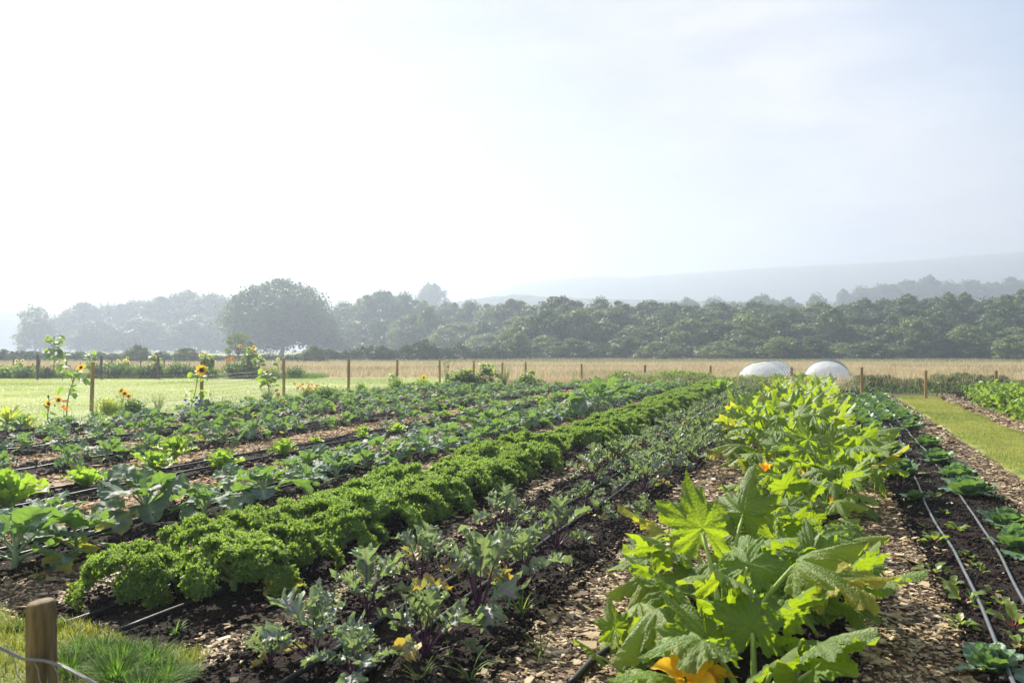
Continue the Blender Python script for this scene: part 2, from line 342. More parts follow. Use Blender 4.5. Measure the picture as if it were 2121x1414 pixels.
def make_broad(n=11, size=1., big=1.):
    st, lf = MB(), MB()
    H = .16 * size; z = np.linspace(-.02, H, 4); tube(st, np.stack([.012 * np.sin(z * 20), .01 * z, z], 1), [.02, .018, .016, .015], 7)
    for i in range(n):
        q = i / (n - 1); az = i * 2.4 + U(-.4, .4); pitch = R(80 - 58 * q + U(-10, 10))
        Lp = U(.1, .2) * (.5 + .7 * q) * size; p, _, _, a, b = arc((0, 0, H * (1 - .6 * q)), az, pitch, Lp, -.2, 4); tube(st, p, [.0085, .0075, .007, .006], 5, cap=False)
        L = U(.22, .34) * size * (.65 + .45 * q); W = L * U(.38, .52) * big
        blade(lf, p[-1], b, a, L, W, p_round if i % 3 else p_spoon, nu=24, nv=13, bend=-.5 - 1.5 * q * U(.4, 1.1), cup=U(.0, .35), ruff=.014 * size, rf=U(1.5, 3), fwd=.1, age=.6 if (q > .85 and U(0, 1) < .2) else 0, roll=U(-.5, .5), veins=5, holes=.012, blister=.09, jag=.05, lobes=U(2, 3.5), ld=.12)
    return {'stem': st.mesh('broccoli_stem', M['broad_stem']), 'foliage': lf.mesh('broccoli_foliage', M['broad'])}
def make_upright(n=18):
    st, lf = MB(), MB()
    tube(st, [(0, 0, -.03), (0, 0, .07)], [.022, .03], 8)
    for i in range(n):
        q = i / (n - 1); az = i * 2.4 + U(-.3, .3); pitch = R(86 - 48 * q + U(-6, 6))
        L = U(.26, .36) * (.75 + .25 * q); W = L * U(.19, .27)
        blade(lf, (.02 * math.sin(az), .02 * math.cos(az), .06 - .02 * q), az, pitch, L, W, p_spoon, nu=20, nv=9, bend=-.9 * q + .1, cup=.35, ruff=.018, rf=3.5, jag=.06, fwd=.15, roll=U(-.4, .4), veins=6, holes=.01, crinkle=.002, blister=.05, age=.4 if q > .93 else 0)
    return {'stem': st.mesh('spring_green_stem', M['broad_stem']), 'foliage': lf.mesh('spring_green_foliage', M['upright'])}
def make_cabbage(n=16):
    lf, hd = MB(), MB()
    for i in range(n):
        q = i / (n - 1); az = i * 2.4 + U(-.3, .3); pitch = R(74 - 50 * q + U(-6, 6))
        L = U(.24, .32) * (.7 + .3 * q); W = L * U(.38, .48)
        blade(lf, (.03 * math.sin(az), .03 * math.cos(az), .03), az, pitch, L, W, p_round, nu=14, nv=9, bend=.5 - 1.2 * q, cup=.35 - .3 * q, ruff=.012, rf=3, roll=U(-.3, .3), veins=5, blister=.04, holes=.008)
    for i in range(6):
        blade(hd, (0, 0, .05), i * 2.4, R(60), .2, .12, p_round, nu=10, nv=7, bend=1.5, cup=.5, veins=5, tint=.9, roll=.2)
    return {'heart': hd.mesh('cabbage_heart', M['cabbage']), 'foliage': lf.mesh('cabbage_foliage', M['cabbage'])}
def make_beet(n=7):
    st, lf = MB(), MB()
    for i in range(n):
        q = i / n; az = i * 2.4 + U(-.4, .4); pitch = R(75 - 45 * q)
        p, _, _, a, b = arc((0, 0, 0), az, pitch, U(.05, .08), -.2, 3); tube(st, p, .004, 4, cap=False)
        blade(lf, p[-1], b, a, U(.08, .12), U(.028, .04), p_oval, nu=8, nv=5, bend=-1, cup=.2, ruff=.006, rf=2, roll=U(-.4, .4), veins=4)
    return {'stem': st.mesh('beet_stems', M['redstem']), 'foliage': lf.mesh('beet_foliage', M['beet'])}
def palmate(W=.22, nr=12, na=97, lobes=5, cutd=.42, tint=.5, age=0.):
    """courgette leaf: five pointed, saw-edged lobes round the stalk, folded along the veins"""
    mb = MB(); th = np.linspace(-2.75, 2.75, na)[None]; r = np.linspace(0, 1, nr)[:, None] ** .9
    k = np.linspace(-2.2, 2.2, lobes) + rng.uniform(-.09, .09, lobes); d = th[..., None] - k
    near = np.min(np.abs(d), -1) / (2.2 * 2 / (lobes - 1) / 2)
    ll = (np.array([.8, .98, 1.2, .98, .8]) * rng.uniform(.88, 1.12, 5))[np.argmin(np.abs(d), -1)]; wgt = np.clip(1 - near, 0, 1) ** .8
    rad = W * (1 + (ll - 1) * wgt) * (1 - cutd * np.clip(near, 0, 1) ** .9) * (1 + .09 * (np.abs((th * 4.6) % 2 - 1) - .5) * 2 * r ** 2 + .05 * np.sin(th * 41 + 1) * r) + 0 * r
    x = rad * r * np.sin(th); y = rad * r * np.cos(th)
    vein = np.clip(1 - near * (2 + 7 * r), 0, 1)
    tv = r * 7 - near * 1.2; v2 = np.clip(1 - np.abs(tv - np.round(tv)) * 6, 0, 1) * .6
    q = r
    z = W * (.34 * q * (near ** 1.1 - .55) * U(.4, 1.) + .035 * np.sin(th * 7 + U(0, 6)) * q ** 2 + .03 * np.sin(x * 60 + U(0, 6)) * q - .3 * q ** 2 * U(.2, 1.5) * (1 + .7 * np.cos(th)) + .05 * (1 - v2) * q * .6)
    z = z + W * .06 * q ** 3 * np.sin(th * 17 + U(0, 6))
    c = np.stack([np.maximum(vein, v2) + 0 * z, np.full_like(z, tint), np.clip(age * (q + .3 * np.sin(th * 5)) + 0 * z, 0, 1)], -1)
    mb.add(np.stack([x, y + W * .12, z], -1).reshape(-1, 3), gridf(nr, na), c.reshape(-1, 3))
    return mb
def make_flower(open_=.5, L=.11):
    mb = MB()
    for i in range(5):
        az = i * 2 * pi / 5
        blade(mb, (.008 * math.sin(az), .008 * math.cos(az), 0), az, R(80 - 25 * open_), L, L * .32, p_point, nu=9, nv=6, bend=-1.5 * open_, cup=.5, ruff=.008, rf=2, veins=3)
    return mb

ORD = ('first second third fourth fifth sixth seventh eighth ninth tenth eleventh twelfth thirteenth fourteenth fifteenth sixteenth seventeenth eighteenth nineteenth twentieth').split()
for _b in ('twenty', 'thirty', 'forty', 'fifty', 'sixty'):
    if _b != 'twenty': ORD.append({'thirty': 'thirtieth', 'forty': 'fortieth', 'fifty': 'fiftieth', 'sixty': 'sixtieth'}[_b])
    ORD += [f'{_b}-{o}' for o in ORD[:9]]

def bed_z(u, d): return 0.03
def plant(name, kinds, x, y, s, label, cat, group, rz=None, z=.03, sz=None, lean=None):
    parts = kinds[int(rng.integers(len(kinds)))] if isinstance(kinds, list) else kinds
    e = bpy.data.objects.new(name, None); COL.objects.link(e); e.empty_display_size = .1
    e.location = (x, y, z); e.rotation_euler = (U(-.1, .1) if lean is None else lean[0], U(-.1, .1) if lean is None else lean[1], U(0, 6.3) if rz is None else rz)
    e.scale = (s, s, (sz or s * U(.9, 1.12)))
    for k, me in parts.items():
        o = obj(k, me, e)
        if k.startswith('yellow_leaf'): o.name = 'leaf'; o['label'] = 'yellowed lower leaf'
    tag(e, label, cat, group); return e

# ------------------------------------------------------------------ ground, lawns, meadow, beds, paths
def sheet(name, x0, x1, y0, y1, z, nx, ny, mat, zf=None, edge=None, label=None, rowwise=False):
    """a sheet; rowwise ones follow the crop rows (x0, x1 are row offsets u)"""
    yy = np.linspace(0, 1, ny) ** (1.8 if (y1 / max(y0, .1) > 3) else 1) * (y1 - y0) + y0
    s = np.linspace(0, 1, nx)
    Y = yy[:, None] + 0 * s[None]
    e0 = x0 + (edge * wob(yy, 5, 2.2) if edge else 0 * yy); e1 = x1 + (edge * wob(yy, 5, 2.6) if edge else 0 * yy)
    X = e0[:, None] * (1 - s[None]) + e1[:, None] * s[None]
    if rowwise: X = X + .387 * Y
    Z = np.full_like(X, z)
    if zf is not None: Z = Z + zf(s[None] + 0 * X, X, Y)
    mb = MB().add(np.stack([X, Y, Z], -1).reshape(-1, 3), gridf(ny, nx)[:, ::-1])
    o = obj(name, mb.mesh(name, mat)); tag(o, label, kind='structure'); return o
def hn(X, Y, f, k=5, seed=0):
    r = np.random.default_rng(seed); o = 0
    for i in range(k):
        a = r.uniform(0, 6.3); ff = f * (1.6 ** i) * r.uniform(.8, 1.2)
        o = o + np.sin((X * math.cos(a) + Y * math.sin(a)) * ff + r.uniform(0, 6.3) + 1.3 * np.sin((X * math.sin(a) - Y * math.cos(a)) * ff * .7)) / 1.5 ** i
    return o / 2.2
M['soil'] = noisemat('soil', [(.008, .0055, .004), (.022, .014, .010), (.055, .038, .026)], scale=14, detail=9, rough=.9, bump=1., bscale=55, bdist=.03, spec=.15, pos=[.35, .55, .8])
M['chipbase'] = noisemat('chip_base', [(.02, .013, .008), (.10, .065, .04), (.26, .18, .11)], scale=45, detail=6, rough=.85, bump=1., bscale=45, bdist=.03, pos=[.35, .5, .7])
M['sunlitbase'] = noisemat('sunlit_chip_base', [(.08, .05, .03), (.3, .2, .11), (.5, .37, .22)], scale=30, detail=6, rough=.8, bump=1., bscale=40, bdist=.03, pos=[.35, .5, .7])  # paler chip ground: the grazing sunlight is put into its colour
M['lawn'] = noisemat('lawn', [(.17, .22, .07), (.27, .33, .13), (.4, .40, .2)], scale=1.3, detail=8, rough=.8, bump=.8, bscale=25, bdist=.04)
M['strip'] = noisemat('grass_path', [(.09, .13, .02), (.18, .22, .035), (.3, .29, .07)], scale=2.2, detail=8, rough=.8, bump=.8, bscale=35, bdist=.03)
M['meadow'] = noisemat('meadow', [(.2, .2, .09), (.42, .34, .19), (.5, .42, .26)], scale=.25, detail=8, rough=.9, bump=1., bscale=5, bdist=.3)
M['rough'] = noisemat('rough_pasture', [(.09, .12, .04), (.2, .2, .08), (.3, .26, .12)], scale=.12, detail=8, rough=.9, bump=1., bscale=3, bdist=.4)
M['field'] = noisemat('far_field', [(.16, .2, .07), (.3, .3, .12)], scale=.01, detail=6, rough=.9, bump=.3, bscale=.3, bdist=.3)
sheet('ground', -1650, 1650, -30, 1650, 0, 30, 30, M['field'])
sheet('meadow', -150, 75, 38.4, 102, .006, 60, 40, M['meadow'], label='blonde dry meadow beyond the fences')
sheet('rough_pasture', -170, 120, 102, 135, .01, 40, 12, M['rough'])
sheet('lawn', -80, -16.2, -4, 45.3, .03, 80, 80, M['lawn'], rowwise=True, zf=lambda s, X, Y: .012 * hn(X, Y, 1.2, 4, 3), label='dewy mown lawn to the left of the beds')
chipz = lambda s, X, Y: .008 * hn(X, Y, 6, 4, 8)
sheet('chip_path', -5.6, 6.4, 2.2, 38.5, .02, 150, 500, M['chipbase'], zf=chipz, rowwise=True, label='wood chip paths between the right-hand beds')
sheet('chip_path', -16.2, -5.6, 2.2, 38.5, .02, 120, 400, M['sunlitbase'], zf=chipz, rowwise=True, label='chip paths coloured sunlit-pale between the left-hand beds')
sheet('grass_path', 2.55, 3.95, 2.5, 27.5, .045, 14, 160, M['strip'], zf=lambda s, X, Y: .012 * hn(X, Y, 1.5, 4, 9) - .03 * (np.abs(2 * s - 1) ** 8), edge=.06, rowwise=True, label='mown grass path curving past the cabbage bed')
def cornery(x): return 3.41 - .48 * x + .07 * np.sin(x * 7)
sheet('grass_headland', -9, -1.2, -2, 7.6, .09, 70, 90, M['strip'], zf=lambda s, X, Y: .01 * hn(X, Y, 3, 3, 5) - np.clip(Y - cornery(X) + .05, 0, 1) * .5 - np.clip(X + 1.75, 0, 1) * .5, label='grass strip by the near fence post')
BEDS = [(-3.25, -1.62, 2.4), (-5.0, -3.45, 4.15), (-7.0, -5.75, 4.3), (-9.1, -7.95, 6.5), (-11.4, -10.1, 8), (-13.6, -12.4, 10), (-16.4, -14.3, 12), (-.95, .25, 2.3), (.72, 2.05, 2.3), (4.6, 6.3, 8)]
def bedz(s, X, Y):
    e = 1 - np.abs(2 * s - 1) ** 4
    return e * .06 - .015 + e * (.014 * hn(X, Y, 9, 5, 11) + .008 * hn(X, Y, 33, 3, 12) + .01 * hn(X, Y, 2.3, 3, 2))
for b0, b1, y0 in BEDS:
    sheet('soil_bed', b0, b1, y0, 37.2 if b0 < .5 else 27.5, .02, 44, 620, M['soil'], zf=bedz, edge=.06, rowwise=True)
BZ = .055
# wood chips: real little slabs
def in_bed(u, m=0.):
    r = np.zeros(len(u), bool)
    for b0, b1, _ in BEDS: r |= (u > b0 + m) & (u < b1 - m)
    return r
def visible(x, y, pad=.10):
    return np.abs(x / y) < .642 + pad
def scatter(n, u0, u1, y0, y1):
    y = rng.uniform(y0, y1, n * 2); keep = rng.random(n * 2) < .5 + 0 * y
    y = y[keep]; u = rng.uniform(u0, u1, len(y)); return u, y
def rotmats(n, tilt):
    az = rng.uniform(0, 2 * pi, n); tx = rng.normal(0, tilt, n); ty = rng.normal(0, tilt, n)
    ca, sa = np.cos(az), np.sin(az); Rz = np.zeros((n, 3, 3)); Rz[:, 0, 0] = ca; Rz[:, 0, 1] = -sa; Rz[:, 1, 0] = sa; Rz[:, 1, 1] = ca; Rz[:, 2, 2] = 1
    Rx = np.zeros((n, 3, 3)); Rx[:, 0, 0] = 1; Rx[:, 1, 1] = np.cos(tx); Rx[:, 1, 2] = -np.sin(tx); Rx[:, 2, 1] = np.sin(tx); Rx[:, 2, 2] = np.cos(tx)
    Ry = np.zeros((n, 3, 3)); Ry[:, 1, 1] = 1; Ry[:, 0, 0] = np.cos(ty); Ry[:, 0, 2] = np.sin(ty); Ry[:, 2, 0] = -np.sin(ty); Ry[:, 2, 2] = np.cos(ty)
    return Rz @ Rx @ Ry
def chips(name, areas, mat, label):
    P, S = [], []
    for (u0, u1, y0, y1, dens, size) in areas:
        n = int((u1 - u0) * (y1 - y0) * dens); u = rng.uniform(u0, u1, n); y = rng.uniform(y0, y1, n); x = u + .387 * y
        ib = in_bed(u, .1); grass = (u > 2.55) & (u < 3.98)
        k = visible(x, y) & ((~ib) | (rng.random(n) < .035)) & ~grass
        k &= ~((y < cornery(x) - .12) & (x < -1.75))
        u, y, x = u[k], y[k], x[k]
        P.append(np.stack([x, y, rng.uniform(.022, .042, len(x)) + in_bed(u, .05) * .03], 1)); S.append(np.full(len(x), size))
    P = np.vstack(P); S = np.concatenate(S); n = len(P)
    L = S * rng.lognormal(-.1, .45, n); W = L * rng.uniform(.3, .75, n); H = S * rng.uniform(.08, .22, n)
    base = np.array([[-1, -1, -1], [1, -1, -1], [1, 1, -1], [-1, 1, -1], [-1, -1, 1], [1, -1, 1], [1, 1, 1], [-1, 1, 1]], float)
    B = base[None] * .5 * np.stack([L, W, H], 1)[:, None] * rng.uniform(.65, 1.15, (n, 8, 1)); B[:, :, 0] += rng.uniform(-.2, .2, (n, 8)) * S[:, None]
    V = np.einsum('nij,nkj->nki', rotmats(n, .2), B) + P[:, None]
    q = np.array([[4, 5, 6, 7], [0, 1, 5, 4], [1, 2, 6, 5], [2, 3, 7, 6], [3, 0, 4, 7]])
    f = (np.arange(n)[:, None, None] * 8 + q[None]).reshape(-1, 4)
    c = np.zeros((n, 8, 3)); c[:, :, 1] = rng.beta(1.2, 1.3, n)[:, None]
    o = obj(name, MB().add(V.reshape(-1, 3), f, c.reshape(-1, 3)).mesh(name, mat, smooth=False)); tag(o, label, 'wood chips', kind='stuff')
M['chips'] = rampmat('wood_chips', [(.035, .022, .013), (.14, .09, .052), (.36, .26, .14), (.48, .385, .24), (.64, .55, .40)], rough=.75, spec=.35, bump=.4)
M['straw'] = rampmat('sunlit_pale_chips', [(.12, .07, .035), (.36, .24, .12), (.5, .36, .2), (.62, .48, .3)], rough=.8, spec=.15, bump=.3)  # left-hand chips, brightened in colour for the sun shining along them
chips('wood_chips', [(-5.9, 2.6, 2.6, 8.5, 900, .036), (-5.9, 2.6, 2.6, 7, 1300, .018), (-5.9, 2.6, 8.5, 16, 520, .045), (-5.9, 5.2, 16, 30, 130, .07), (3.9, 5.2, 9, 30, 220, .06)], M['chips'], 'brown wood chips covering the paths between the right-hand beds')
chips('sunlit_wood_chips', [(-8.3, -5.7, 4, 10, 900, .04), (-16, -5.7, 10, 20, 330, .055), (-16, -5.7, 20, 34, 90, .08)], M['straw'], 'chips coloured as sunlit straw covering the paths between the left-hand beds')
# soil clods
def clods(areas):
    P, S = [], []
    for (y0, y1, dens, size) in areas:
        for b0, b1, yb in BEDS:
            a, b = max(y0, yb), y1
            n = int(max(0, (b1 - b0) * (b - a) * dens)); 
            if not n: continue
            u = rng.uniform(b0 + .05, b1 - .05, n); y = rng.uniform(a, b, n); x = u + .387 * y; k = visible(x, y)
            P.append(np.stack([x, y, rng.uniform(.05, .075, n)], 1)[k]); S.append(np.full(k.sum(), size))
    P = np.vstack(P); n = len(P); S = np.concatenate(S) * np.clip(rng.lognormal(-.2, .55, n), .2, 1.7)
    ico = np.array([[0, 0, 1], [.9, 0, .4], [.28, .85, .4], [-.72, .53, .4], [-.72, -.53, .4], [.28, -.85, .4], [0.7, .5, -.45], [-.27, .82, -.45], [-.87, 0, -.45], [-.27, -.82, -.45], [.7, -.5, -.45]])
    fc = np.array([[0, 1, 2], [0, 2, 3], [0, 3, 4], [0, 4, 5], [0, 5, 1], [1, 6, 2], [2, 7, 3], [3, 8, 4], [4, 9, 5], [5, 10, 1], [2, 6, 7], [3, 7, 8], [4, 8, 9], [5, 9, 10], [1, 10, 6]])
    B = ico[None] * S[:, None, None] * rng.uniform(.6, 1.25, (n, 11, 1)) * .5; V = np.einsum('nij,nkj->nki', rotmats(n, .5), B) + P[:, None]
    f = (np.arange(n)[:, None, None] * 11 + fc[None]).reshape(-1, 3); c = np.zeros((n, 11, 3)); c[:, :, 1] = rng.beta(1.2, 3, n)[:, None]
    tag(obj('soil_clods', MB().add(V.reshape(-1, 3), f, c.reshape(-1, 3)).mesh('soil_clods', M['clod'], smooth=False)), 'dark crumbly clods of soil on the beds', 'soil', kind='stuff')
M['clod'] = rampmat('soil_clod', [(.008, .005, .004), (.022, .014, .01), (.06, .042, .03)], rough=.85, spec=.2, bump=.8)
clods([(2.4, 9, 900, .026), (9, 18, 200, .05), (18, 34, 50, .08)])

# grass blades: arcs of two or three quads
def blades(name, P, H, W, mat, label, seg=2, lean=.5, kind='stuff', tint=None, cat='grass', patch=None):
    n = len(P); az = rng.uniform(0, 2 * pi, n); le = np.abs(rng.normal(0, lean, n)) + .05
    H = np.broadcast_to(H, (n,)) * rng.uniform(.55, 1.25, n); W = np.broadcast_to(W, (n,)) * rng.uniform(.7, 1.3, n)
    t = np.linspace(0, 1, seg + 1)
    a2 = az + pi / 2 + rng.normal(0, .6, n)
    off = np.stack([np.sin(az)[:, None] * (le * H)[:, None] * t ** 1.8, np.cos(az)[:, None] * (le * H)[:, None] * t ** 1.8, H[:, None] * (t - .25 * np.clip(le, 0, 1.2)[:, None] * t ** 2)], -1)
    wv = W[:, None] * (1 - t * .85); sd = np.stack([np.sin(a2), np.cos(a2), 0 * a2], -1)
    Lf = P[:, None] + off - sd[:, None] * wv[..., None] * .5; Rt = P[:, None] + off + sd[:, None] * wv[..., None] * .5
    V = np.stack([Lf, Rt], 2).reshape(n, -1, 3); m = (seg + 1) * 2
    q = np.array([[2 * i, 2 * i + 1, 2 * i + 3, 2 * i + 2] for i in range(seg)])
    f = (np.arange(n)[:, None, None] * m + q[None]).reshape(-1, 4)
    c = np.zeros((n, m, 3)); c[:, :, 1] = (rng.beta(2, 2, n) if tint is None else tint)[:, None]
    if patch is not None: c[:, :, 0] = patch[:, None]
    me = MB().add(V.reshape(-1, 3), f, c.reshape(-1, 3)).mesh(name, mat, smooth=False)
    o = obj(name, me); tag(o, label, cat, kind=kind); return o
M['lawnblade'] = rampmat('lawn_blade', [(.18, .24, .05), (.32, .38, .10), (.52, .54, .22), (.78, .78, .5)], rough=.35, spec=.6, trans=.45, tcol=(1.1, 1.2, .8))
M['pathblade'] = rampmat('path_blade', [(.1, .15, .02), (.2, .26, .03), (.36, .36, .08), (.5, .42, .16)], rough=.5, spec=.4, trans=.4, tcol=(1.2, 1.25, .7))
M['hayblade'] = rampmat('hay_blade', [(.25, .24, .13), (.43, .37, .23), (.55, .47, .32), (.68, .60, .45)], rough=.6, spec=.3, trans=.4, tcol=(1.1, 1.05, .9), noise=.5, nscale=.12, patch=(.16, .2, .07))
M['tuftblade'] = rampmat('tuft_blade', [(.04, .11, .015), (.09, .19, .03), (.15, .27, .05), (.28, .36, .1)], rough=.6, spec=.2, trans=.45, tcol=(1.2, 1.3, .7))
def pts(n, x0, x1, y0, y1, z=0., pw=1., vis=True):
    y = y0 + (y1 - y0) * rng.random(n) ** pw; x = rng.uniform(x0, x1, n)
    k = visible(x, y) if vis else np.ones(n, bool)
    return np.stack([x[k], y[k], np.full(k.sum(), z)], 1)
P = pts(440000, -33, 1, 15, 45.3, .02, .9); P = P[(P[:, 0] - .387 * P[:, 1]) < -16.5]
blades('lawn_grass', P, .055, .012, M['lawnblade'], 'short dewy blades of the mown lawn on the left', seg=1, lean=.7, tint=np.clip(.3 * rng.random(len(P)) + .35 + .3 * hn(P[:, 0] * .7, P[:, 1] * 1.6, .5, 6, 31), 0, 1))
P = pts(200000, 4, 15, 6, 27.8, .05); u = P[:, 0] - .387 * P[:, 1]; P = P[(u > 2.58 + .08 * np.sin(P[:, 1] * 2)) & (u < 3.93 + .08 * np.sin(P[:, 1] * 1.7))]
blades('path_grass', P, .045, .009, M['pathblade'], 'short grass blades of the mown path on the right', seg=1, lean=.7, tint=np.clip(.4 * rng.random(len(P)) + .3 + .3 * hn(P[:, 0], P[:, 1], .9, 6, 33), 0, 1))
P = pts(230000, -75, 70, 31, 104, .0, 1.25)
u = P[:, 0] - .387 * P[:, 1]; k = ((u < -16.5) & (P[:, 1] > 47)) | ((P[:, 1] > 38.8) & (u >= -16.5)); P = P[k]
pt = np.clip((hn(P[:, 0], P[:, 1] * 2.5, .13, 5, 21) - .25) * 1.3, 0, .8) + np.clip((P[:, 1] - 86) / 18, 0, .8) * (rng.random(len(P)) < .8)
blades('dry_meadow_grass', P, .62 - P[:, 1] * .0035, .018 + P[:, 1] * .0006, M['hayblade'], 'tall blonde grass of the dry meadow beyond the fence', seg=2, lean=.35, patch=pt)
P = pts(90000, -90, 95, 96, 132, .0, 1.)
blades('pasture_grass', P, .38, .14, M['hayblade'], 'greener rough grass before the wood', seg=1, lean=.4, patch=np.clip(rng.normal(.75, .25, len(P)), 0, 1))
# near corner grass
P = pts(42000, -4.2, -1.6, 2.6, 5.5, .085); P = P[P[:, 1] < cornery(P[:, 0]) + .02]
blades('corner_grass', P, .055, .006, M['pathblade'], 'short grass around the near fence post', seg=2, lean=.7)

# ------------------------------------------------------------------ haze (one even closed box of air)
mb = MB(); hx, hy0, hy1, hz = 1700, -60, 1690, 150
mb.add([(-hx, hy0, -1), (hx, hy0, -1), (hx, hy1, -1), (-hx, hy1, -1), (-hx, hy0, hz), (hx, hy0, hz), (hx, hy1, hz), (-hx, hy1, hz)],
       [np.array([[0, 3, 2, 1], [4, 5, 6, 7], [0, 1, 5, 4], [1, 2, 6, 5], [2, 3, 7, 6], [3, 0, 4, 7]])])
mh, ns, ls = newmat('haze_air'); ns.remove(ns['Principled BSDF'])
pv = ns.new('ShaderNodeVolumePrincipled'); pv.inputs['Color'].default_value = (.69, .81, 1, 1); pv.inputs['Density'].default_value = HAZE_DENSITY; pv.inputs['Anisotropy'].default_value = HAZE_G
ls.new(pv.outputs[0], ns['Material Output'].inputs['Volume'])
tag(obj('haze', mb.mesh('haze', mh, smooth=False)), 'thin morning haze hanging over the fields', 'haze', kind='stuff')

# ------------------------------------------------------------------ hills
M['hill'] = noisemat('hill', [(.05, .09, .05), (.12, .15, .07), (.2, .2, .11)], scale=.02, detail=8, rough=.95, bump=.5, bscale=.2, bdist=2)
M['wooded'] = noisemat('wooded_hill', [(.02, .04, .02), (.06, .09, .04)], scale=.06, detail=8, rough=.95, bump=1., bscale=.12, bdist=6)
def ridge(name, prof, D, depth, mat, label, rough=1.2):
    px = np.array([p[0] for p in prof], float); py = np.array([p[1] for p in prof], float)
    xs = np.linspace(px[0], px[-1], 260); h = EYE + (HY - np.interp(xs, px, py)) / F * D
    h = h + rough * .5 * wob(xs, 6, .09) * np.clip(h / 40, 0, 1)
    t = np.linspace(0, 1, 26)[:, None]; bell = np.where(t < .6, np.sin(t / .6 * pi / 2) ** 1.6, np.cos((t - .6) / .4 * pi / 2))
    Y = D + (t - .6) * depth + 0 * xs[None]; X = (xs[None] - CX) / F * D + 0 * t
    Z = h[None] * bell - .5; Z = Z + .04 * h[None] * hn(X, Y, .012, 5, 4) * bell * (1 - bell)
    tag(obj(name, MB().add(np.stack([X, Y, Z], -1).reshape(-1, 3), gridf(26, 260)[:, ::-1]).mesh(name, mat)), label, kind='structure')
ridge('hill', [(900, 722), (960, 640), (1000, 612), (1060, 590), (1110, 581), (1230, 571), (1300, 574), (1450, 563), (1600, 553), (1750, 546), (1900, 538), (2000, 528), (2121, 521), (2350, 512), (2700, 520)], 1100, 330, M['hill'], 'long pale down rising to the right beyond the wood')
ridge('hill', [(880, 722), (950, 622), (1030, 612), (1070, 608), (1130, 613), (1250, 618), (1500, 622), (1700, 640), (1800, 722)], 680, 110, M['wooded'], 'low faint wooded rise before the down')
ridge('hill', [(-300, 660), (-100, 640), (0, 643), (60, 650), (110, 664), (170, 690), (230, 722)], 700, 150, M['wooded'], 'faint wooded rise at the left edge')
ridge('hillside', [(1640, 722), (1720, 650), (1780, 632), (1900, 622), (2121, 618), (2400, 610), (2600, 650)], 480, 160, M['rough'], 'rising ground behind the wood on the right')

# ------------------------------------------------------------------ trees
M['tree'] = leafmat('tree_leaf', (.024, .066, .018), (.07, .135, .03), trans=(.16, .25, .04), tf=.25, rough=.6, bump=0, scale=3)
M['treepale'] = leafmat('pale_tree_leaf', (.09, .13, .035), (.15, .19, .055), trans=(.26, .36, .06), tf=.28, rough=.6, bump=0, scale=3)
M['bark'] = noisemat('bark', [(.05, .04, .03), (.11, .09, .07)], scale=5, rough=.9, bump=1.)
def make_tree(W, H, base=.04, nb=34, per=170, ls=.34, mat='tree', shape=1., trunk=True, ragged=.25, low=.3):
    """unit metres; crown radius W, total height H; the crown spreads from near the ground up"""
    cr_, tr = MB(), MB(); cz = H * .5
    if trunk:
        z = np.linspace(-.3, cz, 6); tube(tr, np.stack([.02 * H * np.sin(z), 0 * z, z], 1), np.linspace(H * .035, H * .015, 6), 8)
    for i in range(nb):
        f = (i + rng.random()) / nb; br = W * rng.choice([.13, .2, .28, .38])
        prof = (1 - max(0, (f - low) / (1 - low)) ** (2.0 * shape)) ** .5 if f > low else 1.
        az = i * 2.4 + U(-.5, .5); r = W * prof * rng.uniform(.35, 1.) ** .5
        top = H * (1 + U(-.05, .03)) - br * .8
        c = np.array([math.sin(az) * max(r - br * .6, 0), math.cos(az) * max(r - br * .6, 0), base * H + br * .5 + (top - base * H - br * .5) * f])
        if trunk and i % 2 == 0:
            s0 = np.array([0, 0, cz * rng.uniform(.3, .9)]); mid = (s0 + c) / 2 + [0, 0, -.03 * H]; tube(tr, [s0, mid, c], [H * .012, H * .008, H * .003], 5, cap=False)
        n = int(per * rng.uniform(.5, 1.5)); e = rng.normal(0, 1, (n, 3)); e /= np.linalg.norm(e, axis=1)[:, None]; e[:, 2] = np.where(rng.random(n) < .6, np.abs(e[:, 2]), e[:, 2])
        rad = br * (rng.uniform(.55, 1.15, n) + ragged * np.sin(e[:, 0] * 5 + i) * np.sin(e[:, 2] * 6 + i))
        leafcloud(cr_, c + e * rad[:, None] * [1, 1, .8], e, ls, rng.beta(2, 2, n) * .6 + .4 * rng.random(), .5)
    d = {'crown': cr_.mesh('tree_crown', M[mat])}
    if trunk: d = {'trunk': tr.mesh('tree_trunk', M['bark']), **d}
    return d
OAKV = make_tree(15.5, 19.5, .03, 130, 300, .42, 'tree', 1.0, low=.25)
TV = [make_tree(4.2, 9.8, .03, 54, 260, .19, 'tree', sh, low=.45) for sh in (1., .8, 1.1, .7)] + [make_tree(4., 9.5, .03, 54, 250, .19, 'treepale', sh, low=.45) for sh in (1., .75)]
BV = [make_tree(4.2, 6.4, .0, 30, 210, .23, m, 1., trunk=False) for m in ('tree', 'treepale', 'tree', 'treepale')]
SPARSE = make_tree(4.2, 9.5, .22, 26, 90, .24, 'treepale', 1., ragged=.4)
def place_tree(name, v, px, top, D, wpx, label, cat, group, vw, vh, zbase=0.):
    h = EYE + (HY - top) / F * D - zbase; w = wpx / F * D / 2
    e = bpy.data.objects.new(name, None); COL.objects.link(e); e.location = ((px - CX) / F * D, D, zbase); e.rotation_euler = (0, 0, U(0, 6.3)); k = w / vw
    e.scale = (k, k, h / vh * 1.03)
    for kk, me in v.items(): obj(kk, me, e)
    tag(e, label, cat, group); return e
e = place_tree('oak_tree', OAKV, 583, 584, 205, 250, 'large broad round-crowned oak standing alone left of centre beyond the meadow', 'tree', None, 15.5, 19.5); e.rotation_euler = (0, 0, .6)
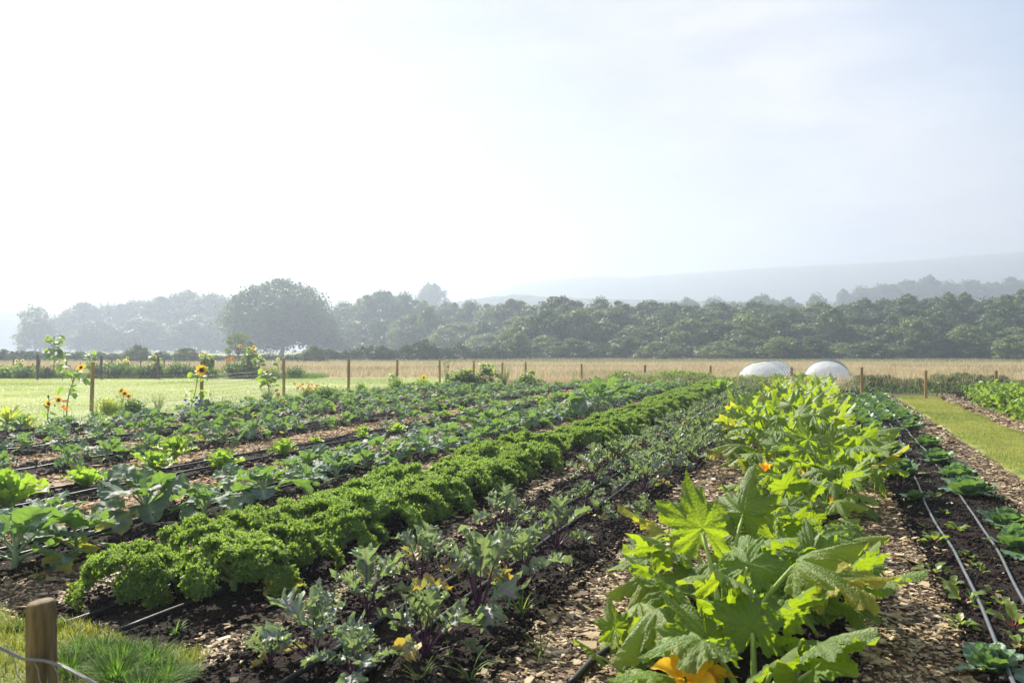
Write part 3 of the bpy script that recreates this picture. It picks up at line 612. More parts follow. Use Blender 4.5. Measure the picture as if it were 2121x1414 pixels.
place_tree('field_tree', SPARSE, 72, 632, 290, 88, 'open-crowned hazy tree standing alone at the far left', 'tree', None, 4.2, 9.5)
place_tree('field_tree', TV[0], 84, 662, 285, 80, 'low dense hazy tree at the foot of the open-crowned tree at the far left', 'tree', None, 4.2, 9.8)
place_tree('field_tree', SPARSE, 133, 650, 520, 40, 'small very faint tree between the far-left tree and the hazy wood', 'tree', None, 4.2, 9.5)
i = 0
for px, top, D, w in [(172, 630, 340, 84), (228, 632, 345, 90), (285, 622, 350, 90), (335, 616, 340, 90), (388, 607, 345, 105), (440, 610, 335, 100), (492, 622, 345, 90), (205, 664, 300, 80), (300, 660, 305, 90), (410, 655, 300, 90)]:
    i += 1; place_tree('wood_tree', TV[i % 4], px, top, D, w * 1.5, f'pale blue-grey hazy tree, {ORD[i-1]} of those in the wood left of the oak', 'tree', 'hazy trees in the wood left of the oak', 4.2, 9.8)
place_tree('tall_tree', TV[0], 893, 589, 430, 100, 'tall faint tree rising above the wood right of the oak', 'tree', None, 4.2, 9.8)
i = 0
for px, top, D, w in [(712, 628, 250, 74), (752, 618, 245, 76), (792, 604, 240, 84), (838, 610, 236, 74), (880, 622, 230, 70), (930, 628, 225, 74), (975, 626, 215, 70), (1020, 630, 200, 74), (1062, 622, 185, 84)]:
    i += 1; place_tree('wood_tree', TV[(i * 2) % 6], px, top, D, w * 1.5, f'grey-green hazy tree, {ORD[i-1]} from the oak along the receding wood', 'tree', 'hazy trees of the receding wood right of the oak', 4.2, 9.8)
i = 0
for px, top, D, w in [(735, 668, 215, 90), (790, 660, 205, 100), (850, 655, 195, 84), (885, 640, 190, 86), (945, 670, 178, 110), (1000, 665, 168, 84), (1010, 692, 155, 90)]:
    i += 1; place_tree('wood_edge_bush', BV[i % 4], px, top, D, w * 1.3, f'soft rounded bush, {ORD[i-1]} from the oak along the foot of the receding wood', 'bush', 'bushes at the foot of the receding wood', 4.2, 6.4)
i = 0
tops = [(1105, 632), (1150, 618), (1195, 624), (1238, 617), (1285, 620), (1335, 621), (1385, 630), (1430, 632), (1478, 630), (1525, 633), (1570, 623), (1610, 627), (1655, 631), (1700, 621), (1748, 628), (1795, 623), (1838, 627), (1882, 612), (1925, 621), (1958, 608), (2002, 613), (2045, 616), (2090, 612), (2130, 607)]
for px, top in tops:
    i += 1; D = 158 - (px - 1100) * .016 + U(-4, 8); place_tree('wood_tree', TV[int(rng.integers(0, 6)) if i % 3 else int(rng.integers(0, 4))], px + U(-8, 8), top + U(-3, 5), D, U(88, 150), f'leafy tree, {ORD[i-1]} from the left in the tallest rank of the right-hand wood', 'tree', 'tallest trees of the right-hand wood', 4.2, 9.8)
i = 0
for px in range(1085, 2150, 49):
    i += 1; D = 146 - (px - 1100) * .014 + U(-3, 4); top = np.interp(px, [q[0] for q in tops], [q[1] for q in tops]); place_tree('wood_tree', TV[int(rng.integers(0, 6))], px + U(-12, 12), top + U(10, 26), D, U(95, 150), f'leafy tree, {ORD[i-1]} from the left in the middle rank of the right-hand wood', 'tree', 'middle trees of the right-hand wood', 4.2, 9.8)
i = 0
for px, top, w in [(1075, 668, 90), (1130, 640, 130), (1200, 642, 120), (1255, 668, 100), (1310, 676, 105), (1370, 668, 110), (1430, 662, 110), (1490, 668, 100), (1540, 655, 130), (1600, 650, 130), (1660, 672, 105), (1722, 642, 90), (1770, 676, 130), (1830, 672, 125), (1890, 660, 110), (1945, 650, 110), (2000, 676, 110), (2050, 668, 110), (2110, 680, 130)]:
    i += 1; D = 132 - (px - 1100) * .012 + U(-4, 3); place_tree('wood_edge_bush', BV[i % 4], px, top, D, w * 1.12, f'rounded bush, {ORD[i-1]} from the left along the front edge of the right-hand wood', 'bush', 'bushes along the front edge of the right-hand wood', 4.2, 6.4)
i = 0
for px in range(1060, 2190, 62):
    i += 1; place_tree('low_bush', BV[(i + 1) % 4], px + U(-12, 12), U(694, 712), 124 - (px - 1100) * .01 + U(-7, 4), U(88, 120), f'low scrubby bush, {ORD[i-1]} from the left in the lowest rank before the right-hand wood', 'bush', 'low scrub before the right-hand wood', 4.2, 6.4)
i = 0
for px, top, w in [(1425, 622, 60), (1480, 620, 70), (1530, 625, 60), (1580, 612, 60), (1630, 622, 70), (1690, 613, 50)]:
    i += 1; place_tree('distant_tree', TV[i % 4], px, top, 330, w * 1.7, f'faint distant tree, {ORD[i-1]} from the left peeping over the middle of the right-hand wood', 'tree', 'faint trees peeping over the wood', 4.2, 9.8)
i = 0
for px, top, w in [(1748, 602, 34), (1785, 596, 60), (1830, 588, 62), (1880, 582, 70), (1922, 576, 62), (1965, 586, 56), (2010, 580, 70), (2055, 586, 62), (2095, 579, 64), (2140, 580, 64)]:
    i += 1; place_tree('hillside_tree', TV[i % 4], px, top, 450, w * 1.6, f'bluish hazy tree on the rise behind the wood, {ORD[i-1]} from its left end', 'tree', 'hazy trees on the rise behind the wood', 4.2, 9.8, zbase=10.)
# hedge and bushes beyond the meadow
def hedge(name, pts_, mat, label, per=330):
    mb = MB()
    for k in range(len(pts_) - 1):
        (x0, t0, d0), (x1, t1, d1) = pts_[k], pts_[k + 1]
        A = np.array([(x0 - CX) / F * d0, d0]); B = np.array([(x1 - CX) / F * d1, d1]); L = np.linalg.norm(B - A); n = int(L * per)
        t = rng.random(n); h = (EYE + (HY - (t0 + (t1 - t0) * t)) / F * (d0 + (d1 - d0) * t)) * (1 + .16 * np.sin(t * L * 1.1 + k) + .1 * np.sin(t * L * 2.9))
        z = h * rng.random(n) ** .6; wd = 1.2 * np.sqrt(np.clip(1.1 - (z / h) ** 3, 0, 1)); q = rng.uniform(-1, 1, n); q = np.sign(q) * np.abs(q) ** .4
        xy = A + (B - A) * t[:, None]; P = np.stack([xy[:, 0] + rng.normal(0, .1, n), xy[:, 1] + q * wd, z], 1)
        leafcloud(mb, P, np.stack([0 * t, q, z / h], 1), .17, rng.beta(2, 2, n) * .7 + .3 * np.sin(t * L * .8) ** 2, .7)
    return tag(obj(name, mb.mesh(name, mat)), label, 'hedge')
hedge('hedge', [(-60, 732, 104), (60, 731, 103), (200, 733, 102), (330, 730, 100), (480, 737, 100), (640, 734, 100)], M['tree'], 'low dark hedge behind the dry meadow, left of and below the oak', 300)
hedge('hedge', [(640, 728, 103), (760, 722, 104), (880, 716, 106), (960, 718, 108), (1060, 722, 112)], M['tree'], 'taller hedge behind the dry meadow, right of the oak', 330)
for k, (px, top, D, w, lb) in enumerate([(285, 715, 96, 56, 'light green rounded bush over the hedge at the far left'), (387, 720, 97, 60, 'light green rounded bush over the hedge between the far-left bush and the oak'), (650, 716, 97, 58, 'light green rounded bush under the right side of the oak'),
                                        (880, 703, 104, 70, 'dark bushy mound over the hedge, below the tall faint tree'), (790, 716, 103, 60, 'dark bushy mound over the hedge, right of the oak'), (8, 724, 100, 50, 'dark bush at the left edge of the hedge'), (1075, 690, 118, 60, 'slender pale bush where the hedge meets the right-hand wood')]):
    place_tree('hedge_bush', BV[(1, 3, 1, 0, 2, 0, 3)[k]], px, top, D, w, lb, 'bush', None, 4.2, 6.4)
place_tree('young_tree', SPARSE, 494, 686, 96, 62, 'small loose pale tree below the left side of the oak', 'tree', None, 4.2, 9.5)

# ------------------------------------------------------------------ fences
M['post'] = noisemat('fence_post', [(.16, .10, .035), (.36, .25, .09), (.48, .35, .16)], scale=5, detail=7, rough=.7, bump=.5, bscale=30, bdist=.006, stretch=(3, 3, .35))
M['postnear'] = noisemat('near_post', [(.045, .03, .014), (.13, .09, .035), (.23, .165, .07), (.30, .23, .115)], scale=7, detail=8, rough=.75, bump=.9, bscale=38, bdist=.004, stretch=(3, 3, .3), pos=[.3, .45, .6, .75])
M['postgrey'] = noisemat('weathered_post', [(.09, .07, .055), (.2, .17, .14)], scale=6, detail=7, rough=.8, bump=.5, bscale=30, stretch=(3, 3, .4))
M['wire'] = noisemat('galvanised_wire', [(.16, .16, .15), (.3, .3, .29)], scale=20, rough=.35, bump=0, spec=.6)
def post_mesh(h, r, mat, seg=20):
    mb = MB(); z = np.array([-.4, 0, h * .3, h * .65, h - .03, h - .008, h]); rr = np.array([1, 1, .985, .98, .97, .93, .8]) * r
    th = np.arange(seg) / seg * 2 * pi; wv = 1 + .018 * np.sin(th * 3 + U(0, 6)) + .01 * np.sin(th * 7)
    v = np.stack([rr[:, None] * np.cos(th) * wv, rr[:, None] * np.sin(th) * wv, z[:, None] + .004 * np.cos(th + 1) * (z[:, None] > h - .05)], -1)
    i = np.arange(6)[:, None] * seg; j = np.arange(seg)[None]; k = (j + 1) % seg
    mb.add(v, [np.stack([i + j, i + k, i + seg + k, i + seg + j], -1).reshape(-1, 4), np.array([list(range(6 * seg, 7 * seg))])]); return mb.mesh('fence_post', mat)
def netting(A, B, h0, h1, cell=.11, r=.0018, sag=.0):
    """hexagonal wire netting between two posts"""
    mb = MB(); A, B = np.array(A), np.array(B); L = np.linalg.norm(B - A); nx = max(2, int(L / cell)); nz = int((h1 - h0) / (cell * .87))
    for iz in range(nz + 1):
        ts = np.arange(nx * 2 + 1) / (nx * 2); z = h0 + iz * (h1 - h0) / nz + (cell * .22) * np.where((np.arange(len(ts)) + iz) % 2, 1, -1); z = z - sag * np.sin(ts * pi)
        P = np.stack([A[0] + (B[0] - A[0]) * ts, A[1] + (B[1] - A[1]) * ts, z], 1); tube(mb, P, r, 3, cap=False)
        if iz < nz:
            for k in range(len(ts)):
                if (k + iz) % 2: 
                    p = P[k]; z1 = h0 + (iz + 1) * (h1 - h0) / nz - cell * .22 - sag * math.sin(ts[k] * pi)
                    tube(mb, [p, (p[0], p[1], z1)], r * 1.2, 3, cap=False)
    return mb
def fence(name, label, posts, net=True, r=.052, mat='post', h0=.0, h1=.95, group=None):
    x0, y0, _ = posts[0]; root = bpy.data.objects.new(name, None); COL.objects.link(root); root.location = (x0, y0, 0); tag(root, label, 'fence', group)
    for (x, y, h) in posts:
        p = obj('post', post_mesh(h, r * U(.92, 1.06), M[mat]), root, (x - x0, y - y0, 0)); p.rotation_euler = (U(-.02, .02), U(-.025, .035), U(0, 6))
    if net:
        mb = MB()
        for a, b in zip(posts[:-1], posts[1:]):
            n = netting((a[0] - x0, a[1] - y0), (b[0] - x0, b[1] - y0), h0, min(h1, a[2] - .06), cell=.12); mb.add(np.concatenate(n.v), n.f)
        obj('wire_netting', mb.mesh('wire_netting', M['wire']), root)
    return root
def PX(px, D, top): return ((px - CX) / F * D, D, EYE - (top - HY) / F * D)
fence('garden_fence', 'wire netting fence on round wooden posts along the far edge of the garden', [PX(190, 21.4, 750), PX(418, 22.2, 748), PX(588, 28.3, 741), PX(722, 28.8, 743), PX(822, 35, 743), PX(911, 38.3, 743), PX(981, 38.6, 746), PX(1040, 38.8, 750), PX(1088, 39, 750), PX(1205, 39, 753), PX(1335, 37.5, 755), PX(1471, 36, 757), PX(1640, 34, 760), PX(1785, 28.8, 760), PX(1917, 26.4, 767), PX(2063, 27.0, 767), PX(2230, 28, 767)])
fence('border_fence', 'grey weathered post fence behind the flower border at the back of the lawn', [PX(78, 44, 734), PX(210, 44, 736), PX(327, 44, 738), PX(429, 44, 742), PX(512, 44.3, 735), PX(586, 44.6, 741)], r=.07, mat='postgrey', h1=.9)
fence('field_fence', 'thin dark stakes along the near edge of the dry meadow', [PX(28, 54, 742), PX(82, 54, 743), PX(138, 54, 742), PX(232, 54, 744), PX(292, 54, 746), PX(340, 54, 744)], r=.05, mat='postgrey', net=False)
fence('pasture_fence', 'row of tiny far fence stakes at the back of the dry meadow', [PX(p, 93, 752) for p in (1800, 1828, 1858, 1890, 1920, 1952, 1985, 2020, 2060, 2100)], r=.06, mat='postgrey', net=False)
# the near post and its slack chicken wire
x, y, h = PX(95, 3.05, 1241)
root = bpy.data.objects.new('chicken_wire_fence', None); COL.objects.link(root); root.location = (x, y, 0); tag(root, 'stout near post with slack chicken wire in the bottom left corner', 'fence')
p = obj('post', post_mesh(h, .053, M['postnear'], 32), root); p.rotation_euler = (0, R(-1), 1.)
p['label'] = 'stout golden-brown round post'
mb = MB(); t = np.linspace(0, 1, 15)
def W3(px, py, D): return ((px - CX) / F * D - x, D - y, EYE - (py - HY) / F * D)
top = np.array([W3(*q) for q in [(-90, 1290, 3.0), (0, 1338, 2.97), (50, 1362, 2.96), (95, 1366, 2.97), (130, 1376, 2.96), (180, 1402, 2.9), (260, 1450, 2.85), (330, 1500, 2.8)]])
tube(mb, top, .0042, 6); tube(mb, top + [0.004, .002, .003], .003, 5)
for k in range(7):
    a = top[k] * .5 + top[k + 1] * .5
    for s in (-1, 1):
        q = [a, a + [s * .018, 0, -.035], a + [s * .02, .004, -.075], a + [s * .045, 0, -.105], a + [s * .045, 0, -.16], a + [s * .02, 0, -.2], a + [s * .02, 0, -.26]]
        tube(mb, q, .0022, 5)
obj('chicken_wire', mb.mesh('chicken_wire', M['wire']), root)

# ------------------------------------------------------------------ crop tunnels under white netting
M['fleece'], ns, ls = newmat('white_netting'); p = ns['Principled BSDF']; p.inputs['Base Color'].default_value = (.88, .93, 1, 1); p.inputs['Roughness'].default_value = .5
tcn = N(ns, 'TexCoord'); w_ = N(ns, 'TexNoise', Scale=5., Detail=8., Distortion=1.2); ls.new(tcn.outputs['Object'], w_.inputs[0]); bp = N(ns, 'Bump', Strength=.9, Distance=.09); ls.new(w_.outputs[0], bp.inputs['Height']); ls.new(bp.outputs[0], p.inputs['Normal'])
tr = N(ns, 'BsdfTranslucent'); tr.inputs[0].default_value = (.88, .94, 1, 1); mx = N(ns, 'MixShader'); mx.inputs[0].default_value = .62
ls.new(p.outputs[0], mx.inputs[1]); ls.new(tr.outputs[0], mx.inputs[2])
wv = N(ns, 'TexVoronoi', Scale=14.); ls.new(tcn.outputs['Object'], wv.inputs['Vector'])
ls.new(mx.outputs[0], ns['Material Output'].inputs[0])
M['hoop'] = noisemat('tunnel_hoop', [(.2, .25, .3), (.3, .35, .4)], scale=5, rough=.4, bump=0)
def tunnel(label, A, B, W, H, taper0):
    A, B = np.array(A), np.array(B); L = np.linalg.norm(B - A); ax = (B - A) / L; sd = np.array([ax[1], -ax[0]]); ang = math.atan2(-ax[0], ax[1])
    root = bpy.data.objects.new('crop_tunnel', None); COL.objects.link(root); root.location = (*A, 0); root.rotation_euler = (0, 0, ang); tag(root, label, 'crop tunnel', 'netted crop tunnels behind the garden')
    ny, na = 90, 33; y = np.linspace(0, L, ny)[:, None]; th = np.linspace(0, pi, na)[None]
    k = np.clip(y / taper0, 0, 1); sc_ = .12 + .88 * np.sqrt(np.clip(1 - (1 - k) ** 2, 0, 1)); hoopy = .06 * np.abs(np.sin(y / 1.1 * pi)) ** .7
    e = np.clip((L - y) / .5, 0, 1) ** .5 * .75 + .25; sc_ = sc_ * e
    rr = 1 - hoopy + .012 * np.sin(y * 9 + th * 4) + .01 * np.sin(y * 23 + th * 9) + .01 * np.sin(th * 17 + y * 3)
    X = W / 2 * np.cos(th) * rr * (.35 + .65 * sc_); Z = np.sign(np.sin(th)) * np.abs(np.sin(th)) ** .85 * H * rr * sc_ - .02
    v = np.stack([X, y + 0 * th, Z], -1)
    obj('netting_cover', MB().add(v.reshape(-1, 3), gridf(ny, na)).mesh('netting_cover', M['fleece']), root)
    for yy in np.arange(taper0, L - .3, 1.1):
        t = np.linspace(0, pi, 20); mb = MB(); tube(mb, np.stack([W / 2 * 1.015 * np.cos(t), 0 * t + yy, H * 1.015 * np.sin(t) ** .85], 1), .014, 6); obj('hoop', mb.mesh('hoop', M['hoop']), root)
a = gp(1552, 793); tunnel('white netted crop tunnel, the left one with a long low sloping front', ((1560 - CX) / F * 39, 39), ((1606 - CX) / F * 46.5, 46.5), 2.3, 1.02, 3.4)
tunnel('white netted crop tunnel, the right one with a rounded front', ((1712 - CX) / F * 41, 41), ((1716 - CX) / F * 49, 49), 2.3, 1.04, .9)

# ------------------------------------------------------------------ drip hoses
M['hose'] = noisemat('black_hose', [(.010, .011, .012), (.022, .024, .026)], scale=8, rough=.5, bump=.1, spec=.3)
M['hosesheen'] = noisemat('sheen_grey_hose', [(.07, .08, .10), (.13, .14, .16)], scale=8, rough=.38, bump=.1, spec=.6)  # dark glossy hose whose grey sheen is painted into the base colour
def hose(label, pts_, mat='hose', r=.016, wobble=.03, group='irrigation hoses along the beds', lift=.012):
    u = np.array([p[0] for p in pts_]); d = np.array([p[1] for p in pts_], float); n = int((d[-1] - d[0]) * 6) + 8; D = np.linspace(d[0], d[-1], n); uu = np.interp(D, d, u) 
    uu = np.convolve(np.pad(uu, 4, mode='edge'), np.ones(9) / 9, 'valid') + wobble * wob(D, 4, 1.3)
    z = .062 + r + lift * (1 + .9 * wob(D, 3, 1.9)) ; x = uu + .387 * D; mb = MB(); P = np.stack([x, D, z], 1); o0 = P[0].copy(); tube(mb, P - o0, r, 8)
    o = obj('irrigation_hose', mb.mesh('irrigation_hose', M[mat]), None, o0); tag(o, label, 'hose', group)
hose('black hose in the purple kale bed, on the side towards the curly kale', [(-2.57, 2.6), (-2.6, 5), (-2.62, 9), (-2.6, 36)])
hose('black hose in the purple kale bed, on the side towards the courgettes', [(-2.25, 2.6), (-2.3, 5), (-2.3, 9), (-2.25, 36)])
hose('black hose in the curly kale bed, on the right-hand side', [(-4.02, 4.55), (-4.0, 6), (-4.0, 20), (-3.9, 36)])
hose('black hose in the curly kale bed, on the left-hand side', [(-4.42, 4.6), (-4.4, 6), (-4.4, 20), (-4.3, 36)])
hose('black hose in the broad-leaved brassica bed, on the side nearer the curly kale', [(-6.3, 5), (-6.3, 8), (-6.2, 20), (-6.2, 36)], lift=.018)
hose('black hose in the broad-leaved brassica bed, on the far side', [(-6.55, 5), (-6.5, 8), (-6.5, 20), (-6.5, 36)], lift=.018)
hose('black hose looping across the bed of upright spring greens', [(-8.3, 7), (-8.25, 10), (-8.3, 20), (-8.3, 36)], lift=.02)
hose('black hose on the far side of the bed of upright spring greens', [(-8.75, 7), (-8.75, 12), (-8.7, 20), (-8.7, 36)], lift=.02)
hose('black hose along the fourth brassica bed from the curly kale', [(-10.75, 9), (-10.7, 14), (-10.7, 36)], lift=.02)
hose('black hose along the brassica bed nearest the flower border', [(-13, 12), (-13, 36)], lift=.02)
hose('wavy dark hose coloured with grey sheen on the left side of the seedling bed', [(.90, 3.6), (.935, 4.06), (1.01, 5.1), (1.05, 6.), (1.09, 7), (1.03, 7.8), (1.13, 9), (1.22, 10.7), (1.3, 12.5), (1.45, 15), (1.55, 22)], 'hosesheen', .0115, .012)
hose('dark hose coloured with grey sheen on the right side of the seedling bed', [(1.2, 4), (1.31, 5.12), (1.42, 6.6), (1.52, 8.5), (1.6, 10.5), (1.66, 13), (1.72, 17), (1.7, 22)], 'hosesheen', .0115, .01)
mb = MB(); P = np.array([(*gp(1180, 1430), .04), (*gp(1225, 1385), .05), (*gp(1262, 1358), .055), (*gp(1310, 1350), .05), (*gp(1345, 1352), .03), (*gp(1385, 1360), -.02)])
t = np.linspace(0, 5, 30); P = np.stack([np.interp(t, range(6), P[:, k]) for k in range(3)], 1); o0 = P[0].copy(); P = P - o0
for _ in range(3): P[1:-1] = (P[:-2] + P[1:-1] * 2 + P[2:]) / 4
tube(mb, P, .018, 8); tag(obj('irrigation_hose', mb.mesh('irrigation_hose', M['hose']), None, o0), 'short black hose end curving out of the chips beside the nearest courgette', 'hose', 'irrigation hoses along the beds')

# ------------------------------------------------------------------ crops
CK = [make_curly() for _ in range(5)]; RK = [make_russian(int(rng.integers(9, 13))) for _ in range(6)]; BK = [make_broad(int(rng.integers(11, 16)), U(.95, 1.15)) for _ in range(6)]
UK = [make_upright(int(rng.integers(20, 27))) for _ in range(4)]; CB = [make_cabbage() for _ in range(4)]; BE = [make_beet(int(rng.integers(5, 8))) for _ in range(4)]
rowcount = {}
def rowlab(key, phrase, ends='from the near end'):
    rowcount[key] = rowcount.get(key, 0) + 1; return phrase.replace('#', ORD[min(rowcount[key] - 1, len(ORD) - 1)])
# curly kale: two files
D = 5.25; k = 0
for D in np.arange(5.25, 36.2, .54):
    for f, u0 in (('left', -4.5 if D < 12 else -4.4), ('right', -3.93 if D < 12 else -3.85)):
        if f == 'right' and 11.6 < D < 12.6: continue
        k += 1; dd = D + (.0 if f == 'left' else .2) + U(-.08, .08); s = U(.82, 1.2) * (1.02 if D < 12 else .95)
        if D > 8 and U(0, 1) < .05: continue
        x = ux(u0 + U(-.06, .06), dd)
        if D < 5.3 and f == 'left': x, dd = gp(272, 1256)
        sz = 'large' if s > 1.15 else 'bright green'
        plant('curly_kale', CK, x, dd, s, rowlab('ck' + f, f'{sz} curly kale, # from the near end in the {f} file of its bed'), 'kale', 'curly kale plants in their bed')
# purple-stemmed kale: the near ones where they stand, then files
near = [((650, 1392), .86), ((880, 1378), .82), ((762, 1292), .88), ((872, 1232), .86), ((992, 1298), 1.08), ((1082, 1238), .95), ((730, 1432), .7), ((1048, 1112), .82), ((1152, 1150), .85), ((1238, 1092), .55), ((1215, 1062), .7), ((1338, 1098), .6), ((560, 1400), .5), ((1335, 1030), 1.0), ((1225, 1010), .9), ((1275, 985), .95)]
nlab = ['purple-stemmed kale left of the near hose with its foot in the chips', 'low spreading purple-stemmed kale between the two near hoses', 'purple-stemmed kale with a fan of stalks beside the left hose', 'purple-stemmed kale with an orange dead leaf, left of the left hose', 'largest purple-stemmed kale, with full silver-green leaves, at the right hose',
        'purple-stemmed kale just behind the largest one', 'small purple-stemmed kale at the very front between the hoses', 'purple-stemmed kale alone against the chips beside the curly kale', 'purple-stemmed kale with one tall leaf over the left hose', 'tiny purple-stemmed kale by the right hose behind the tall-leaved one', 'thin purple-stemmed kale before the dense part of its bed', 'sparse small purple-stemmed kale on the bare soil towards the courgettes', 'small ragged purple-stemmed kale at the left front edge of its bed', 'bushy purple-stemmed kale with splayed stalks, first of the dense part on the courgette side', 'bushy purple-stemmed kale, first of the dense part on the curly kale side', 'bushy purple-stemmed kale in the middle of the front of the dense part']
for (q, s), lb in zip(near, nlab):
    x, y = gp(*q); plant('purple_kale', RK, x, y, s * .93, lb, 'kale', 'purple-stemmed kale plants in their bed')
for D in np.arange(10.0, 36, .82):
    for f, u0 in (('left', -2.75), ('middle', -2.2), ('right', -1.75)):
        if D < 10.5 and f == 'right' or (D > 14 and f == 'right') or (D > 24 and f == 'middle'): continue
        dd = D + U(-.12, .12); plant('purple_kale', RK, ux(u0 + U(-.1, .1), dd), dd, U(.72, .95), rowlab('rk' + f, f'silvery purple-stemmed kale, # in the {f} file of its dense part'), 'kale', 'purple-stemmed kale plants in their bed')
# broad-leaved brassicas, bed by bed
bnear = [((307, 1092), 1.32, 'largest grey-green broccoli plant, with drooping lower leaves, left of the curly kale'), ((425, 1088), .9, 'broccoli plant right beside the largest one, before the curly kale'), ((160, 1168), 1.0, 'broccoli plant with one big hanging veined leaf beside the hose'), ((548, 1042), .95, 'broccoli plant where the hose meets the curly kale'), ((30, 1195), 1.25, 'broccoli plant at the left edge of the picture beside the nearest chips'), ((110, 1105), .9, 'broccoli plant between the left edge and the big hanging leaf'), ((640, 990), .95, 'broccoli plant behind the hose bend by the curly kale'), ((700, 985), .85, 'broccoli plant over the curly kale mound, right of the hose bend')]
for q, s, lb in bnear:
    x, y = gp(*q); plant('broccoli_plant', BK, x, y, s, lb, 'broccoli plant', 'broccoli plants on the left-hand beds')
for D in list(np.arange(9.3, 20, .7)) + list(np.arange(20, 36, .9)):
    for f, u0 in (('left', -6.7), ('right', -6.05)):
        dd = D + U(-.12, .12); plant('broccoli_plant', BK, ux(u0 + U(-.1, .1), dd), dd, U(.74, .98), rowlab('bk' + f, f'blue-green broccoli plant, # in the {f} file beside the curly kale bed'), 'broccoli plant', 'broccoli plants on the left-hand beds')
x, y = gp(1235, 868); plant('tall_kale', BK[0], x, y, 2.2, 'big dark bluish kale standing high above the far end of the rows', 'kale', None)
x, y = gp(1492, 822); plant('tall_kale', UK[0], x, y, 2.0, 'dark bushy kale at the far end of the curly kale row before the left tunnel', 'kale', None)
x, y = gp(1290, 830); plant('tall_kale', BK[1], x, y, 1.3, 'grey-green kale just right of the big dark bluish kale', 'kale', None)
unear = [((18, 1072), 1.35, 'big light green spring greens plant cut by the left edge'), ((178, 1020), 1.0, 'light green spring greens behind the big-leaved broccoli'), ((318, 990), 1.15, 'full light green spring greens, left one of the tall pair'), ((362, 962), 1.15, 'full light green spring greens, right one of the tall pair'), ((462, 985), .98, 'single fan-shaped spring greens right of the tall pair'), ((590, 952), .85, 'small upright spring greens halfway along the pale chips'), ((655, 925), .5, 'tiny upright spring greens seedling, left of the two on the pale chips'), ((750, 915), .55, 'tiny upright spring greens seedling, right of the two on the pale chips')]
for q, s, lb in unear:
    x, y = gp(*q); plant('spring_greens', UK, x, y, s, lb, 'spring greens', 'upright spring greens')
for D in np.arange(15.5, 36, .85):
    for f, u0 in (('left', -8.85), ('right', -8.2)):
        dd = D + U(-.2, .2); up = U(0, 1) < .5
        plant('spring_greens' if up else 'broccoli_plant', UK if up else BK, ux(u0 + U(-.1, .1), dd), dd, U(.55, .85), rowlab('uk' + f, f'{"light green spring greens" if up else "grey-green broccoli"}, # in the {f} file of mixed plants beyond the pale chips'), 'spring greens' if up else 'broccoli plant', 'mixed brassicas beyond the pale chips')
for bi, (us, y0, st, nm) in enumerate([((-11.05, -10.4), 10.2, .72, 'the bed beyond the spring greens'), ((-13.3, -12.7), 12.6, .74, 'the middle far-left bed'), ((-16.0, -15.3, -14.65), 15.2, .8, 'the bed nearest the flower border')]):
    for D in np.arange(y0, 36.5, st):
        for j, u0 in enumerate(us):
            f = ('left', 'right')[j] if len(us) == 2 else ('left', 'middle', 'right')[j]
            dd = D + U(-.15, .15)
            if ux(u0, dd) / dd < -.74: continue
            if U(0, 1) < .06: continue
            plant('collard', BK, ux(u0 + U(-.12, .12), dd), dd, U(.52, .78), rowlab(f'co{bi}{f}', f'low blue-green collard, # in the {f} file of {nm}'), 'collard', 'low collards in the far left beds', sz=U(.62, .9))
# cabbages and seedlings on the right bed
cbn = [((1868, 992), .85, 'ragged cabbage under the tip of the big courgette leaf'), ((1850, 950), .85, 'cabbage left of the hoses, behind the ragged one'), ((1830, 915), .85, 'cabbage in the left file beside the big courgette leaves'), ((1893, 1045), .45, 'small young cabbage alone on the bare soil'), ((2085, 1108), .82, 'round cabbage right of the hoses, nearest but one to the camera'), ((2118, 1160), .85, 'ragged yellowing cabbage at the right edge'), ((2008, 1038), .95, 'wide open cabbage, nearest of the right file by the chips'), ((1985, 1005), .9, 'cabbage touching the wide open one from behind'), ((1942, 968), .98, 'cabbage beside the sheen-grey hose in the right file'), ((1920, 932), .9, 'cabbage in the right file behind the sheen-grey hose bend'), ((1885, 895), .9, 'cabbage standing clear where the bed is widest'), ((2052, 1408), .5, 'small cabbage seedling in the bottom right corner')]
for q, s, lb in cbn:
    x, y = gp(*q); plant('cabbage', CB, x, y, s * 1.18, lb, 'cabbage', 'cabbages on the right-hand bed')
for D in np.arange(15.5, 26.5, .72):
    for f, u0 in (('left', .98), ('middle', 1.5), ('right', 1.98)):
        if f != 'left' and D < 17.5: continue
        dd = D + U(-.1, .1); plant('cabbage', CB, ux(u0 + U(-.1, .1), dd), dd, U(.9, 1.1), rowlab('cb' + f, f'bluish cabbage, # in the {f} file of the dense far half of the right bed'), 'cabbage', 'cabbages on the right-hand bed')
ben = [(1934, 1040, .9), (1954, 1075, .6), (1980, 1112, .9), (1932, 1135, .9), (2001, 1166, .7), (2017, 1187, .55), (2027, 1202, .6), (1934, 1202, 1.0), (1968, 1228, .8), (1990, 1262, 1.15), (1986, 1314, .75), (2053, 1246, .6), (2073, 1269, .6), (2095, 1318, 1.1), (2111, 1170, .8), (2112, 1360, .8), (1910, 1104, .5), (2040, 1390, .8), (1925, 1010, .5)]
for i, (a, b, s) in enumerate(ben):
    x, y = gp(a, b); plant('beet_seedling', BE, x, y, s, f'small bright green beet seedling, {ORD[i]} counting from the cabbages down the seedling bed' if False else f'{"larger" if s > .85 else "tiny"} bright green beet seedling, {ORD[sorted(ben, key=lambda q: q[1]).index((a, b, s))]} from the cabbages', 'seedling', 'beet seedlings on the right-hand bed')

